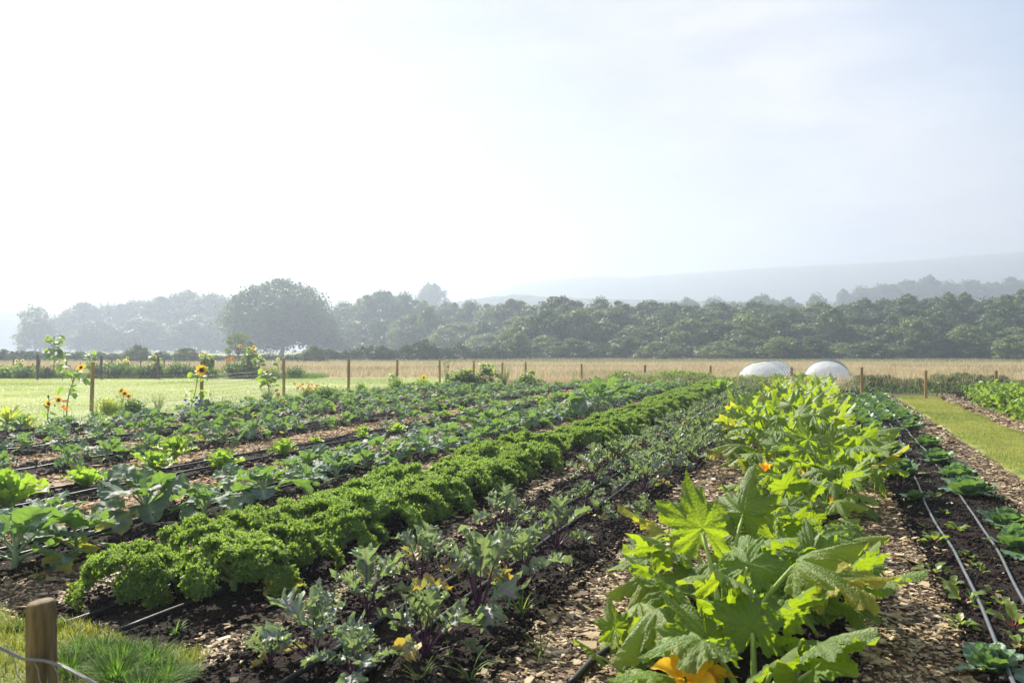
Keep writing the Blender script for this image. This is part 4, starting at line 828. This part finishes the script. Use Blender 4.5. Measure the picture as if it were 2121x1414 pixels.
# ------------------------------------------------------------------ courgettes
PL = [palmate(1., lobes=5, cutd=c, tint=U(0, 1), age=a).mesh('courgette_leaf_blade', M['courgette']) for c, a in ((.46, 0), (.4, 0), (.52, .12), (.46, 0), (.34, 0), (.42, .3), (.52, 0), (.46, .6))]
FL = [make_flower(o_).mesh('courgette_flower', M['petal']) for o_ in (.05, .5, .95)]
def courgette(x, y, s, label, nleaf=12, seps=True, heroes=(), nf=2, tall=1., yellow=0., avoid=None):
    root = bpy.data.objects.new('courgette_plant', None); COL.objects.link(root); root.location = (x, y, .04); tag(root, label, 'courgette plant', 'courgette plants in their row')
    specs = []
    for i in range(nleaf):
        q = i / (nleaf - 1); az = i * 2.4 + U(-.35, .35)
        specs.append((az, R(74 - 40 * q + U(-10, 10)), U(.30, .46) * s * tall * (1.1 - .25 * q), U(.16, .235) * s, R(U(-30, 60)), int(rng.integers(0, 5)) if U(0, 1) > yellow else int(rng.choice([5, 7, 2]))))
    specs += list(heroes); parts = []
    for (az, pitch, Ls, W, tilt, vi) in specs:
        p, _, _, a, b = arc((0, 0, 0), az, pitch, Ls, -.25, 7)
        Mx = Matrix.Translation(Vector(p[-1])) @ Matrix.Rotation(-b, 4, 'Z') @ Matrix.Rotation(a * .45 + tilt, 4, 'X') @ Matrix.Rotation(U(-.3, .3), 4, 'Y') @ Matrix.Diagonal((W, W, W, 1))
        st = MB(); tube(st, p, np.linspace(.017, .0085, 7) * s, 7)
        parts.append((Mx, vi, st))
    if seps:
        for Mx, vi, st in parts:
            lo = obj('leaf', PL[vi], root); lo.matrix_basis = Mx
            if vi == 7: lo['label'] = 'yellowed leaf'
            so = obj('stalk', st.mesh('leaf_stalk', M['courgette_stem']), lo); so.matrix_parent_inverse = Mx.inverted()
    return root, parts
def add_flowers(root, spots):
    for (fx, fy, fz, k, s, rx, rz) in spots:
        o = obj('flower', FL[k], root, (fx, fy, fz), rz, s); o.rotation_euler = (rx, 0, rz)
near_c = [(-.30, 3.55, 1.0, 'courgette plant cut by the bottom edge, with a big open orange flower', 11), (-.50, 4.25, 1.12, 'courgette plant with the biggest upright leaf and thick pale stalks at the front', 12), (-.62, 5.0, 1.12, 'courgette plant leaning left over the chips with long bare stalks', 12), (.0, 4.75, 1.0, 'courgette plant spreading low to the right at the front', 11), (-.15, 5.5, .98, 'courgette plant with dark flat leaves halfway along the near row', 12),
          (-.42, 6.15, 1.0, 'courgette plant with yellow-green leaves behind the left-leaning one', 12), (-.1, 6.7, .9, 'courgette plant with glowing backlit leaves in the middle of the row', 13), (-.45, 7.5, .95, 'courgette plant with a silver-patched leaf above the chips', 12), (.05, 7.9, 1.0, 'courgette plant below the large hanging leaf', 12), (-.45, 8.6, .8, 'small bright yellow-green courgette plant with several flowers', 14), (.15, 8.9, 1.25, 'courgette plant with a large hanging dark leaf over the right path', 12),
          (-.55, 9.8, .95, 'courgette plant with a closed yellow flower beside the purple kale', 11), (-.6, 11.0, 1.35, 'tall olive-tinted courgette clump standing above the purple kale', 16), (.1, 10.2, 1.3, 'courgette plant with upright pleated leaf right of the tall clump', 12), (-.25, 12.0, 1.25, 'courgette plant with a withered brown leaf behind the tall clump', 13), (.3, 11.6, 1.1, 'courgette plant by the right path behind the hanging leaf', 12)]
for j, (u0, D, s, lb, nl) in enumerate(near_c):
    s *= 1.08 if j < 10 else 1.08
    hero = ()
    if j == 1: hero = ((.15 + pi, R(66), .34, .25, R(50), 0), (-1.2, R(60), .42, .2, R(10), 1))
    if j == 2: hero = ((-1.35, R(42), .55, .19, R(-5), 0), (-1.0, R(45), .5, .2, R(15), 3), (-1.6, R(35), .5, .2, R(0), 2))
    if j == 10: hero = ((pi + .2, R(66), .5, .25, R(-75), 3), (1.4, R(40), .55, .28, R(-50), 1), (1.9, R(50), .5, .25, R(-60), 4))
    root, _ = courgette(ux(u0, D), D, s, lb, nl, heroes=hero, tall=1.25 if s > 1.2 else 1., yellow=.28 if j in (5, 6, 9, 12, 14) else .08)
    spots = [(U(-.18, .18), U(-.25, .05), U(.1, .2), int(rng.integers(0, 3)), U(.8, 1.1), U(-.3, .7), U(0, 6)) for _ in range(2 if j % 2 else 1)]
    if j == 0: spots = [(-.34, -.14, .25, 2, 1.5, .5, .3), (-.22, -.02, .18, 1, 1.3, .6, 2)]
    if j == 9: spots += [(U(-.3, .3), U(-.3, .1), U(.15, .42), int(rng.integers(0, 2)), U(.8, 1.), U(-.3, .9), U(0, 6)) for _ in range(3)]
    if j == 11: spots = [(-.15, -.4, .06, 0, 1.5, 1.3, 1.2)]
    add_flowers(root, spots)
x, y = gp(1290, 1405); root, _ = courgette(x, y, .55, 'small young courgette with one round pale leaf beside the black hose end', 4, tall=.8)
CV = []
for _ in range(4):
    root_, parts = courgette(0, 0, 1.15, 'x', 14, seps=False, tall=1.15); bpy.data.objects.remove(root_)
    lf, st = MB(), MB()
    for Mx, vi, s_ in parts:
        pm = palmate(1., nr=6, na=41, cutd=U(.4, .56), age=.5 if U(0, 1) < .1 else 0); lf.merge(pm, Mx, U(0, 1)); st.merge(s_)
    CV.append({'stem': st.mesh('courgette_stalks', M['courgette_stem']), 'foliage': lf.mesh('courgette_foliage', M['courgette'])})
for D in np.arange(12.9, 35, 1.05):
    for f, u0 in (('outer left', -1.35), ('left', -.62), ('right', .0)):
        if f == 'outer left' and D < 13.5: continue
        dd = D + U(-.2, .2); s = U(.9, 1.08) * (1.08 if D < 18 else .95 if D < 25 else .82)
        plant('courgette_plant', CV, ux(u0 + U(-.12, .12), dd), dd, s, rowlab('cg' + f, f'large courgette plant, # in the {f} file of the far mound'), 'courgette plant', 'courgette plants in their row', lean=(0, 0))

# ------------------------------------------------------------------ bushes, border flowers, weeds
def make_bush(r, h, n, ls, mat, stems=14, up=.4, shape='round'):
    lf, st = MB(), MB()
    for i in range(stems):
        az = U(0, 6.3); p, _, _, a, b = arc((U(-.1, .1) * r, U(-.1, .1) * r, 0), az, R(U(45, 88)), h * U(.7, 1.1), -.35, 5); tube(st, p, np.linspace(.008, .003, 5) * (h / .5), 4, c=(0, .5, 0), cap=False)
        m = n // stems; t = rng.uniform(.25, 1, m); q = np.stack([np.interp(t, np.linspace(0, 1, 5), p[:, k]) for k in range(3)], 1) + rng.normal(0, r * .22, (m, 3)) * [1, 1, .6]
        q[:, 2] = np.abs(q[:, 2]); leafcloud(lf, q, np.tile([[math.sin(az) * .5, math.cos(az) * .5, up]], (m, 1)), ls, rng.random(m), .6)
    return {'stem': st.mesh('bush_stems', M['greenstem']), 'foliage': lf.mesh('bush_foliage', M[mat])}
def feather(h, n, mat='herb', spread=.35):
    lf, st = MB(), MB()
    for i in range(n):
        az = U(0, 6.3); p, _, _, a, b = arc((U(-.05, .05), U(-.05, .05), 0), az, R(U(62, 89)), h * U(.6, 1.05), -U(.1, spread), 6); tube(st, p, np.linspace(.004, .0015, 6), 3, cap=False)
        for k in range(26):
            t = U(.2, 1); q = np.array([np.interp(t, np.linspace(0, 1, 6), p[:, j]) for j in range(3)]); blade(lf, q, U(0, 6.3), R(U(20, 70)), U(.06, .13), .003, p_oval, nu=3, nv=2, bend=-.4)
    return {'stem': st.mesh('feathery_stems', M['greenstem']), 'foliage': lf.mesh('feathery_foliage', M[mat])}
def strap(h, n, w, mat, spread=1.2):
    lf = MB()
    for i in range(n): blade(lf, (U(-.05, .05), U(-.05, .05), 0), i * 2.4, R(U(38, 84)), h * U(.7, 1.1), w * U(.7, 1.2), p_oval, nu=9, nv=4, bend=-spread * U(.5, 1), cup=.3)
    return {'foliage': lf.mesh('strap_leaves', M[mat])}
def flower(mbp, mbd, c, d, r, n=16, wdt=.2, dome=.38, cup=.15):
    """a flower head centred at c facing d"""
    d = np.array(d, float); d /= np.linalg.norm(d); a = np.cross(d, [0.1, .2, 1]); a /= np.linalg.norm(a); b = np.cross(d, a)
    for i in range(n):
        th = i / n * 2 * pi + U(-.08, .08); L = r * U(.85, 1.1); e = a * math.cos(th) + b * math.sin(th); g = np.cross(d, e); w = L * wdt
        q = lambda rr, ww, hh: c + e * rr + g * ww + d * hh
        up = cup * L * U(.4, 1.6)
        V = [q(r * .3, -w * .5, 0), q(r * .3, w * .5, 0), q(L * .7, w, up * .5), q(L, 0, up), q(L * .7, -w, up * .5)]
        mbp.add(V, np.array([[0, 1, 2, 3, 4]]), (0, U(0, 1), 0))
    th = np.arange(12) / 12 * 2 * pi; V = []
    for rr, hh in ((dome * 1.02, -.04), (dome, .10), (dome * .6, .16)): V += [c + (a * math.cos(t) + b * math.sin(t)) * r * rr + d * r * hh for t in th]
    i = np.arange(2)[:, None] * 12; j = np.arange(12)[None]; k = (j + 1) % 12
    mbd.add(V, [np.stack([i + j, i + k, i + 12 + k, i + 12 + j], -1).reshape(-1, 4), np.array([list(range(24, 36))])])
def back(mbs, c, d, r):
    d = np.array(d, float); d /= np.linalg.norm(d); a = np.cross(d, [0.1, .2, 1]); a /= np.linalg.norm(a); b = np.cross(d, a); n = 14
    for i in range(n):
        th = i / n * 2 * pi; e = a * math.cos(th) + b * math.sin(th); g = np.cross(d, e); V = [c - d * r * .25, c + e * r * .3 - g * r * .12 - d * r * .12, c + e * r * .55, c + e * r * .3 + g * r * .12 - d * r * .12]
        mbs.add(V, np.array([[0, 1, 2, 3]]), (0, .3, 0))
def sunflower(name, x, y, h, label, heads=(), nleaf=12, lean=(0, 0), branches=0, petal='sunpetal', leafw=1., low=.25, group='sunflowers round the lawn', z=.02, seed_heads=0, thick=.013, spread=.22):
    root = bpy.data.objects.new(name, None); COL.objects.link(root); root.location = (x, y, z); tag(root, label, 'sunflower', group)
    st, lf = MB(), MB(); t = np.linspace(0, 1, 9); main = np.stack([lean[0] * h * t ** 1.5 + .02 * np.sin(t * 7 + x), lean[1] * h * t ** 1.5, h * t], 1)
    tube(st, main, np.linspace(thick, thick * .5, 9), 6, cap=False); lines = [main]
    for i in range(branches):
        q = U(.3, .8); p0 = main[int(q * 8)]; p, _, _, a, b = arc(p0, U(0, 6.3), R(U(35, 70)), h * U(.2, .42) * (1.2 - q * .5), .35, 6); tube(st, p, np.linspace(thick * .6, thick * .35, 6), 5, cap=False); lines.append(p)
    for i in range(nleaf):
        ln = lines[int(rng.integers(len(lines)))] if i % 3 else main; q = U(low if ln is main else .2, .98); p0 = np.array([np.interp(q, np.linspace(0, 1, len(ln)), ln[:, k]) for k in range(3)])
        az = i * 2.4 + U(-.4, .4); p, _, _, a, b = arc(p0, az, R(U(15, 50)), U(.06, .12) * leafw, -.3, 3); tube(st, p, .003, 3, cap=False)
        L = U(.18, .30) * leafw; blade(lf, p[-1], b, a, L, L * .42, p_point, nu=8, nv=5, bend=-U(.6, 1.7), cup=.3, roll=U(-.4, .4), veins=4)
    obj('stem', st.mesh('sunflower_stem', M['greenstem']), root); obj('foliage', lf.mesh('sunflower_leaves', M['sunleaf']), root)
    ends = [l[-1] for l in lines]
    for i, (hx_, hy_, hz_, d, r) in enumerate(heads):
        c = np.array([hx_, hy_, hz_]); e0 = min(ends + [main[6], main[7]], key=lambda q: np.linalg.norm(q - c)); neck = MB(); d_ = np.array(d, float); d_ /= np.linalg.norm(d_)
        mid = (e0 + c) / 2 + [0, 0, .25 * np.linalg.norm(c - e0)]; tube(neck, [e0, mid, c - d_ * r * .3], thick * .5, 5, cap=False)
        pm, dm = MB(), MB(); flower(pm, dm, c, d_, r, 20, .17); back(neck, c, d_, r)
        ho = obj('flower_head', pm.mesh('petals', M[petal]), root); obj('disc', dm.mesh('disc', M['disc']), ho); obj('neck', neck.mesh('neck', M['greenstem']), ho)
    if seed_heads:
        b_ = MB()
        for i in range(seed_heads): c = ends[i % len(ends)] + np.array([U(-.03, .03), U(-.03, .03), U(0, .04)]); back(b_, c, (U(-1, 1), -1, U(-.5, 1)), .1); tube(b_, [c - [0, 0, .02], c + [0, 0, .02]], .02, 6)
        obj('bud', b_.mesh('buds', M['greenstem']), root)
    return root
def at(px, D): return (px - CX) / F * D, D
def hgt(D, top): return EYE - (top - HY) / F * D
x, y = at(137, 19.6); h = hgt(19.6, 752); sunflower('sunflower', x, y, h, 'sunflower with a drooping orange head hanging right, left of the near fence post', [(.42, -.1, h - .12, (.8, -.5, -.45), .1)], 16, lean=(.26, 0), branches=4, low=.3, leafw=1.15, thick=.015)
x, y = at(101, 17.4); h = hgt(17.4, 824); sunflower('sunflower', x, y, h, 'short sunflower with two small orange heads and a dark bud at the lawn edge', [(.03, -.05, h - .14, (-.1, -1, -.3), .085), (.22, 0, h - .06, (.6, -.6, .4), .08)], 8, branches=1, low=.35, leafw=.6, seed_heads=1)
x, y = at(397, 20.8); h = hgt(20.8, 765); sunflower('sunflower', x, y, h, 'sunflower with one large golden head leaning on a fence post', [(.3, -.1, h - .03, (.15, -1, .05), .155)], 15, lean=(.2, 0), branches=1, low=.25, leafw=.95)
x, y = at(556, 24); h = hgt(24, 768); sunflower('sunflower', x, y, h, 'leafy sunflower with a small orange head beside the second near fence post', [(0, -.1, h - .04, (-.2, -.6, .7), .1)], 22, branches=4, low=.45, leafw=1.15)
x, y = at(254, 20.5); h = hgt(20.5, 812); sunflower('sunflower', x, y, h, 'small sunflower cluster of three orange heads above the leafy border', [(-.03, 0, h + .02, (-.4, -.8, .5), .085), (.06, 0, h - .05, (.2, -1, .3), .085), (.16, 0, h - .12, (.5, -.8, .5), .08)], 8, branches=2, low=.4, leafw=.5)
x, y = at(112, 47); h = hgt(47, 700); sunflower('sunflower', x, y, h, 'very tall branching sunflower without open flowers at the far left', (), 46, branches=9, low=.42, leafw=1.9, seed_heads=6, thick=.03)
for px, D, top, cl, lb, hd, nl, lw in [(40, 47, 748, 'lemonpetal', 'lemon-yellow sunflower with two round heads at the far left', [(-.1, 0), (.25, .0), (.2, -.22)], 16, 1.2), (68, 46.5, 755, 'orange', 'low orange-headed sunflower by the weathered post at the far left', [(-.25, -.1), (.05, 0)], 10, .8), (186, 46, 730, 'sunpetal', 'leafy sunflower without flowers behind the near fence post', [], 20, 1.3),
                                   (257, 46, 748, 'lemonpetal', 'lemon-yellow sunflower with four round heads left of the second weathered post', [(-.3, 0), (.1, 0), (.25, .1), (.3, -.06)], 22, 1.1), (322, 45.5, 737, 'sunpetal', 'branching sunflower tangled round a weathered post', [(0, -.05)], 26, 1.3), (430, 45, 737, 'lemonpetal', 'dense round sunflower bush with pale heads behind the large golden head', [(-.35, 0), (-.1, .05), (.12, -.02), (.3, -.1)], 60, 1.3),
                                   (476, 46, 748, 'orange', 'thin sunflower with little orange heads between the bush and the tall trio', [(-.15, 0), (.0, .05), (.18, .1)], 18, .9), (514, 45, 722, 'sunpetal', 'tall sunflower with three orange heads standing highest at the back border', [(-.42, .08), (.05, -.02), (.35, .03), (.38, -.12)], 40, 1.3), (537, 45.5, 738, 'lemonpetal', 'slim pale-headed sunflower right of the tall trio', [(0.05, 0)], 22, 1.2), (577, 46, 745, 'lemonpetal', 'small pale sunflower by the last weathered post', [(0, 0)], 16, 1.)]:
    x, y = at(px, D); h = hgt(D, top); sunflower('sunflower', x, y, h, lb, [(a, -.08, h + b * 1.5, (U(-.3, .5), -1, U(-.2, .3)), .11) for a, b in hd], int(nl * 1.5), branches=5 if nl > 15 else 2, petal=cl, leafw=lw, low=.3, thick=.02)
for px, D, top, lb, nl, lw, hd in [(820, 33, 776, 'leafy young sunflower at the garden corner post', 22, .9, []), (878, 34, 782, 'low sunflower left of the feathery fennel', 12, .7, [(0, 0)]), (935, 35, 772, 'leafy sunflower just right of the fennel', 26, 1.1, []), (965, 35, 763, 'dark-stemmed bushy sunflower by the far fence', 34, 1.1, []), (1003, 35.5, 753, 'tallest sunflower of the far fence group, with a drooping bud', 34, 1.2, [(-.1, -.5)]), (1020, 35.5, 757, 'slim sunflower at the right of the far fence group', 20, 1.1, []), (1095, 35.5, 765, 'bright green sunflower alone at the end of the far fence group', 26, 1.15, [])]:
    x, y = at(px, D); h = hgt(D, top); sunflower('sunflower', x, y, h, lb, [(a, -.08, h + b, (U(-.4, .4), -1, 0), .11) for a, b in hd], nl, branches=3, leafw=lw, low=.25, group='sunflowers by the far fence')
B_dark = [make_bush(.5, .5, 1500, .035, 'herbdark', 26) for _ in range(3)]; B_herb = [make_bush(.4, .42, 1100, .035, 'herb', 20) for _ in range(3)]; B_yel = [make_bush(.42, .5, 900, .03, 'herbyellow', 22)]; B_pale = [make_bush(.35, .35, 420, .04, 'herbpale', 14)]
FE = [feather(.75, 46) for _ in range(2)]; ST = [strap(.5, 30, .035, 'herbyellow'), strap(.38, 34, .045, 'herb')]; BEAN = [make_bush(.5, .55, 620, .06, 'herb', 18) for _ in range(3)]
for px, D, s, kinds, nm, cat, lb in [(328, 20.6, .62, FE, 'feathery_bush', 'bush', 'bright feathery green bush on the lawn edge'), (278, 20.0, .72, B_dark, 'border_bush', 'bush', 'dark leafy bush beside the feathery green bush'), (222, 20.2, .85, B_yel, 'border_bush', 'bush', 'yellow-green flowering bush right of the near fence post'), (240, 20.4, .6, B_yel, 'border_bush', 'bush', 'yellow-green bush wedged against the dark leafy bush'),
                                (140, 17.8, .68, [ST[1]], 'marigold_plant', 'plant', 'low leafy marigold plant with orange flowers at the foot of the drooping sunflower'), (22, 17.5, 1.15, [ST[0]], 'day_lily', 'plant', 'yellow-green strap-leaved clump at the left edge'), (56, 17.0, .8, [ST[0]], 'day_lily', 'plant', 'smaller strap-leaved clump right of the one at the left edge'), (555, 23.6, .72, FE, 'feathery_bush', 'bush', 'narrow feathery bush at the foot of the leafy sunflower'),
                                (462, 22.3, .5, B_herb, 'border_plant', 'plant', 'low round green plant right of the large golden sunflower'), (595, 24.5, .7, B_pale, 'silver_plant', 'plant', 'pale silvery plant with upright leaves below the fence post'), (640, 26.4, .8, B_herb, 'border_plant', 'plant', 'green plant carrying a haze of small orange flowers'), (680, 26.4, .9, B_dark, 'border_plant', 'plant', 'dark glossy low clump right of the orange flowers'),
                                (748, 30, .8, B_herb, 'border_plant', 'plant', 'low green plant right of the fourth fence post'), (822, 32, 1.0, B_herb, 'border_plant', 'plant', 'tangled green plant at the garden corner post'), (870, 33.5, 1.0, B_yel, 'border_plant', 'plant', 'yellowish plant left of the fennel'), (955, 35, 1.25, B_herb, 'border_plant', 'plant', 'leafy undergrowth at the foot of the far fence sunflowers'), (985, 35, 1.2, B_dark, 'border_plant', 'plant', 'dark undergrowth under the tallest far sunflower'), (1045, 35.8, 1.25, FE, 'feathery_bush', 'bush', 'round feathery bush at the far fence'), (1085, 35.5, 1.1, B_herb, 'border_plant', 'plant', 'green plant at the foot of the single bright sunflower'),
                                (1725, 24, .9, B_yel, 'border_plant', 'plant', 'reddish-yellow seeding plant at the end of the courgette mound')]:
    x, y = at(px, D); plant(nm, kinds, x, y, s * 1.05, lb, cat, None, z=.02)
# back-border weeds and plants, by the second fence
for i, (px, s) in enumerate([(8, 1.5), (48, 1.2), (95, 1.1), (150, .9), (213, 1.3), (240, 1.2), (272, 1.4), (300, 1.1), (318, 1.3), (352, 1.4), (372, 1.3), (398, 1.0), (440, 1.2), (494, 1.6), (520, 1.2), (560, 1.2), (610, 1.1)]):
    x, y = at(px, 45.2 + U(-.4, .6)); plant('border_weed', B_dark if i % 3 else B_herb, x, y, s * 1.3, f'dark leafy weed clump at the back edge of the lawn, {ORD[i]} from the left', 'weeds', 'weed clumps at the back edge of the lawn', z=0)
# verbena, fennel
st, heads_ = MB(), []; x, y = at(290, 45.5)
for i in range(9):
    p, _, _, a, b = arc((0, 0, 0), -1.2 + U(-.9, 1.2), R(U(60, 84)), U(1.4, 2.35), -.12, 6); tube(st, p, .006, 4, cap=False)
    for q in (p[-1], p[-2] + [.1, 0, .1]): tube(st, [p[-2], q], .004, 3, cap=False); fl = MB(); flower(fl, fl, q, (0, 0, 1), .055, 10, .4); heads_.append(fl)
root = bpy.data.objects.new('verbena', None); COL.objects.link(root); root.location = (x, y, 0); tag(root, 'wiry tall verbena with tiny purple heads above the back border', 'flower'); obj('stem', st.mesh('verbena_stems', M['greenstem']), root); [obj('flower_head', q.mesh('verbena_head', M['violet']), root) for q in heads_]
st, heads_ = MB(), []; x, y = at(924, 34.5)
for i in range(12):
    p, _, _, a, b = arc((0, 0, 0), U(0, 6.3), R(U(68, 88)), U(.8, 1.38), -.15, 6); tube(st, p, .006, 4, cap=False)
    fl = MB(); heads_.append(fl)
    for k in range(14):
        q = p[-1] + rng.normal(0, .05, 3) * [1, 1, .25]; tube(st, [p[-2] * .3 + p[-1] * .7, q], .0025, 3, cap=False); flower(fl, fl, q, (0, 0, 1), .022, 6, .5)
root = bpy.data.objects.new('fennel', None); COL.objects.link(root); root.location = (x, y, 0); tag(root, 'tall airy fennel with yellow-green flower umbels by the far fence', 'fennel'); obj('stem', st.mesh('fennel_stems', M['greenstem']), root); [obj('flower_umbel', q.mesh('fennel_umbel', M['herbyellow']), root) for q in heads_]
# little flowers: marigolds, cornflowers
def posy(name, px, D, n, w, h0, h1, mat, r, label, cat):
    x, y = at(px, D); st = MB(); fls = []
    for i in range(n):
        fl = MB(); fls.append(fl)
        q = np.array([U(-w, w), U(-w * .5, w * .5), U(h0, h1)]); tube(st, [(q[0] * .4, q[1] * .4, 0), (q[0] * .8, q[1] * .8, q[2] * .6), q], .003, 3, cap=False); flower(fl, fl, q, (U(-.5, .5), -.7, U(.2, 1)), r, 12, .3, dome=.3)
    for i in range(n * 4): blade(st, (U(-w, w) * .5, U(-w, w) * .4, U(0, h0 * .7)), U(0, 6.3), R(U(20, 70)), .1, .008, p_oval, nu=4, nv=3, bend=-.6)
    root = bpy.data.objects.new(name, None); COL.objects.link(root); root.location = (x, y, .02); tag(root, label, cat); obj('stem', st.mesh('flower_stems', M['herb']), root)
    for fl in fls: obj('flower_head', fl.mesh('flower_head', M[mat]), root)
posy('marigold_plant', 640, 26.2, 16, .55, .3, .62, 'orange', .05, 'spray of small orange marigolds over the soil edge left of the third fence post', 'marigold')
posy('marigold_plant', 138, 17.7, 4, .2, .35, .55, 'orange', .045, 'few orange marigolds above the leafy clump near the drooping sunflower', 'marigold')
posy('cornflower_plant', 402, 20.4, 7, .25, .18, .5, 'blue', .045, 'blue cornflowers below the large golden sunflower', 'cornflower')
posy('marigold_plant', 571, 23.8, 2, .1, .3, .5, 'sunpetal', .07, 'small yellow flower between the leafy sunflower and the fence post', 'marigold')
posy('yellow_flower', 588, 23.2, 4, .2, .05, .16, 'lemonpetal', .08, 'low yellow blooms on the soil beside the silvery plant', 'flower')
posy('lavender', 455, 21.4, 12, .45, .3, .58, 'violet', .016, 'thin lavender sprays between the golden sunflower and the leafy one', 'lavender')
# bean bushes on the far right bed
for i, D in enumerate(np.arange(13.5, 24.5, .8)):
    for j, u0 in enumerate((4.9, 5.6)):
        dd = D + U(-.1, .1); plant('bean_plant', BEAN, ux(u0, dd), dd, U(.95, 1.2), f'bright green bean bush on the far right bed, {ORD[i]} in its {("near", "far")[j]} file', 'bean plant', 'bean bushes at the right edge')
# weedy bank along the right-hand fence
def bank(name, A, B, w, h, n, ls, mat, label, rough=.3):
    mb = MB(); A, B = np.array(A), np.array(B); t = rng.random(n); L = np.linalg.norm(B - A); q = rng.normal(0, .45, n); hh = h * np.exp(-(q * 1.1) ** 2) * (1 + rough * hn(t * L, q, 1.4, 4, 6) + .5 * rough * hn(t * L, q, 7., 4, 16) + .12 * rng.random(n)) * np.clip(np.minimum(t, 1 - t) * 9, .15, 1)
    z = hh * rng.random(n) ** .5; xy = A + (B - A) * t[:, None] + np.stack([0 * q, q * w], 1)
    P = np.stack([xy[:, 0], xy[:, 1], z], 1); leafcloud(mb, P, np.stack([0 * t, q, 1 + 0 * t], 1), ls, rng.random(n), .8)
    m = n // 5; k = rng.integers(0, n, m); az = rng.uniform(0, 6.3, m)
    tag(obj(name, mb.mesh(name, mat)), label, 'weeds', kind='stuff'); return P, hh, xy
P, hh, xy = bank('bank_undergrowth', (12.9, 31.6), (20.5, 30.6), 1.3, .55, 60000, .045, M['herbdark'], 'dark weedy bank behind the grass path along the right-hand fence')
blades('bank_grass', np.stack([xy[:, 0], xy[:, 1], hh * .9], 1)[:4000], .2, .014, M['hayblade'], 'seeding grass heads growing out of the weedy bank', seg=2, lean=.4)
P, hh, xy = bank('fence_undergrowth', (4.0, 38.6), (12.0, 31.5), 1.6, .55, 26000, .05, M['herb'], 'low rough herbage behind the far fence before the tunnels')
blades('fence_grass', np.stack([xy[:, 0], xy[:, 1], hh * .3], 1)[:9000], .45, .012, M['hayblade'], 'pale seeding grass along the far fence', seg=2, lean=.4)
P = pts(26000, -17, 3, 14, 38.6, .02, 1.); u = P[:, 0] - .387 * P[:, 1]; P = P[((u > -17.6) & (u < -16.5)) ]
blades('border_grass', P, .17, .012, M['tuftblade'], 'uncut grass along the flower border edge', seg=2, lean=.6)
P = pts(16000, -20, 4, 37.6, 39.6, .0, 1.); P = P[P[:, 0] - .387 * P[:, 1] > -17.5]; blades('border_grass', P, .35, .012, M['hayblade'], 'uncut grass along the far garden fence', seg=2, lean=.5)
P = pts(26000, -32, -11, 44.6, 48, .0, 1.); blades('border_grass', P, .3, .014, M['tuftblade'], 'rough grass in the back border behind the lawn', seg=2, lean=.5)
# tufts in the near corner, and lone grass weeds on the beds
def tuft(n, h, r):
    mb = MB()
    for i in range(n):
        az = U(0, 6.3); q = U(0, r); blade(mb, (math.sin(az) * q, math.cos(az) * q, 0), az + U(-.5, .5), R(U(50, 88)), h * U(.5, 1.2), .0045, p_point, nu=7, nv=2, bend=-U(.4, 1.9), tint=U(0, 1))
    return {'foliage': mb.mesh('tuft_blades', M['tuftblade'])}
TU = [tuft(620, .27, .15) for _ in range(3)]; TS = [tuft(14, .2, .01) for _ in range(3)]
for i, (a, b, s) in enumerate([(215, 1395, 1.1), (265, 1402, 1.05), (315, 1412, 1.1), (170, 1385, .85), (245, 1445, 1.2), (345, 1450, 1.0), (150, 1430, 1.1), (300, 1480, 1.2), (30, 1330, .5), (120, 1325, .55), (395, 1425, .5)]):
    x, y = gp(a, b); plant('grass_tuft', TU, x, y, s * .52, ['long dewy grass tuft right of the near post, its middle', 'long dewy grass tuft, the tallest one beside the black hose', 'long dewy grass tuft at the edge of the chips', 'thin grass tuft just right of the near post', 'bright grass tuft at the bottom edge below the tallest one', 'grass tuft at the bottom edge by the wood chips', 'grass tuft at the foot of the near post', 'grass tuft cut by the bottom edge', 'short grass tuft at the left edge', 'short grass tuft behind the near post', 'small grass tuft among the first chips'][i], 'grass tuft', 'long grass tufts by the near post', z=.07)
for i, (a, b, s) in enumerate([(1080, 1290, 1.), (1120, 1370, .9), (975, 1425, 1.1), (870, 1425, .9), (2010, 1260, .7), (1420, 1400, .6), (930, 1380, .6), (80, 1210, .6), (365, 1330, .9)]):
    x, y = gp(a, b); plant('weed_grass', TS, x, y, s, ['thin bright grass weed below the largest purple kale', 'short grass weed between the hoses and the chips', 'grass weed at the bottom edge between the purple kales', 'grass weed beside the left hose at the bottom edge', 'grass weed among the beet seedlings', 'tiny grass weed beside the young courgette', 'tiny grass weed by the low spreading kale', 'tiny grass weed on the chips at the left edge', 'grass weed beside the curly kale hose'][i], 'weed', 'lone grass weeds')
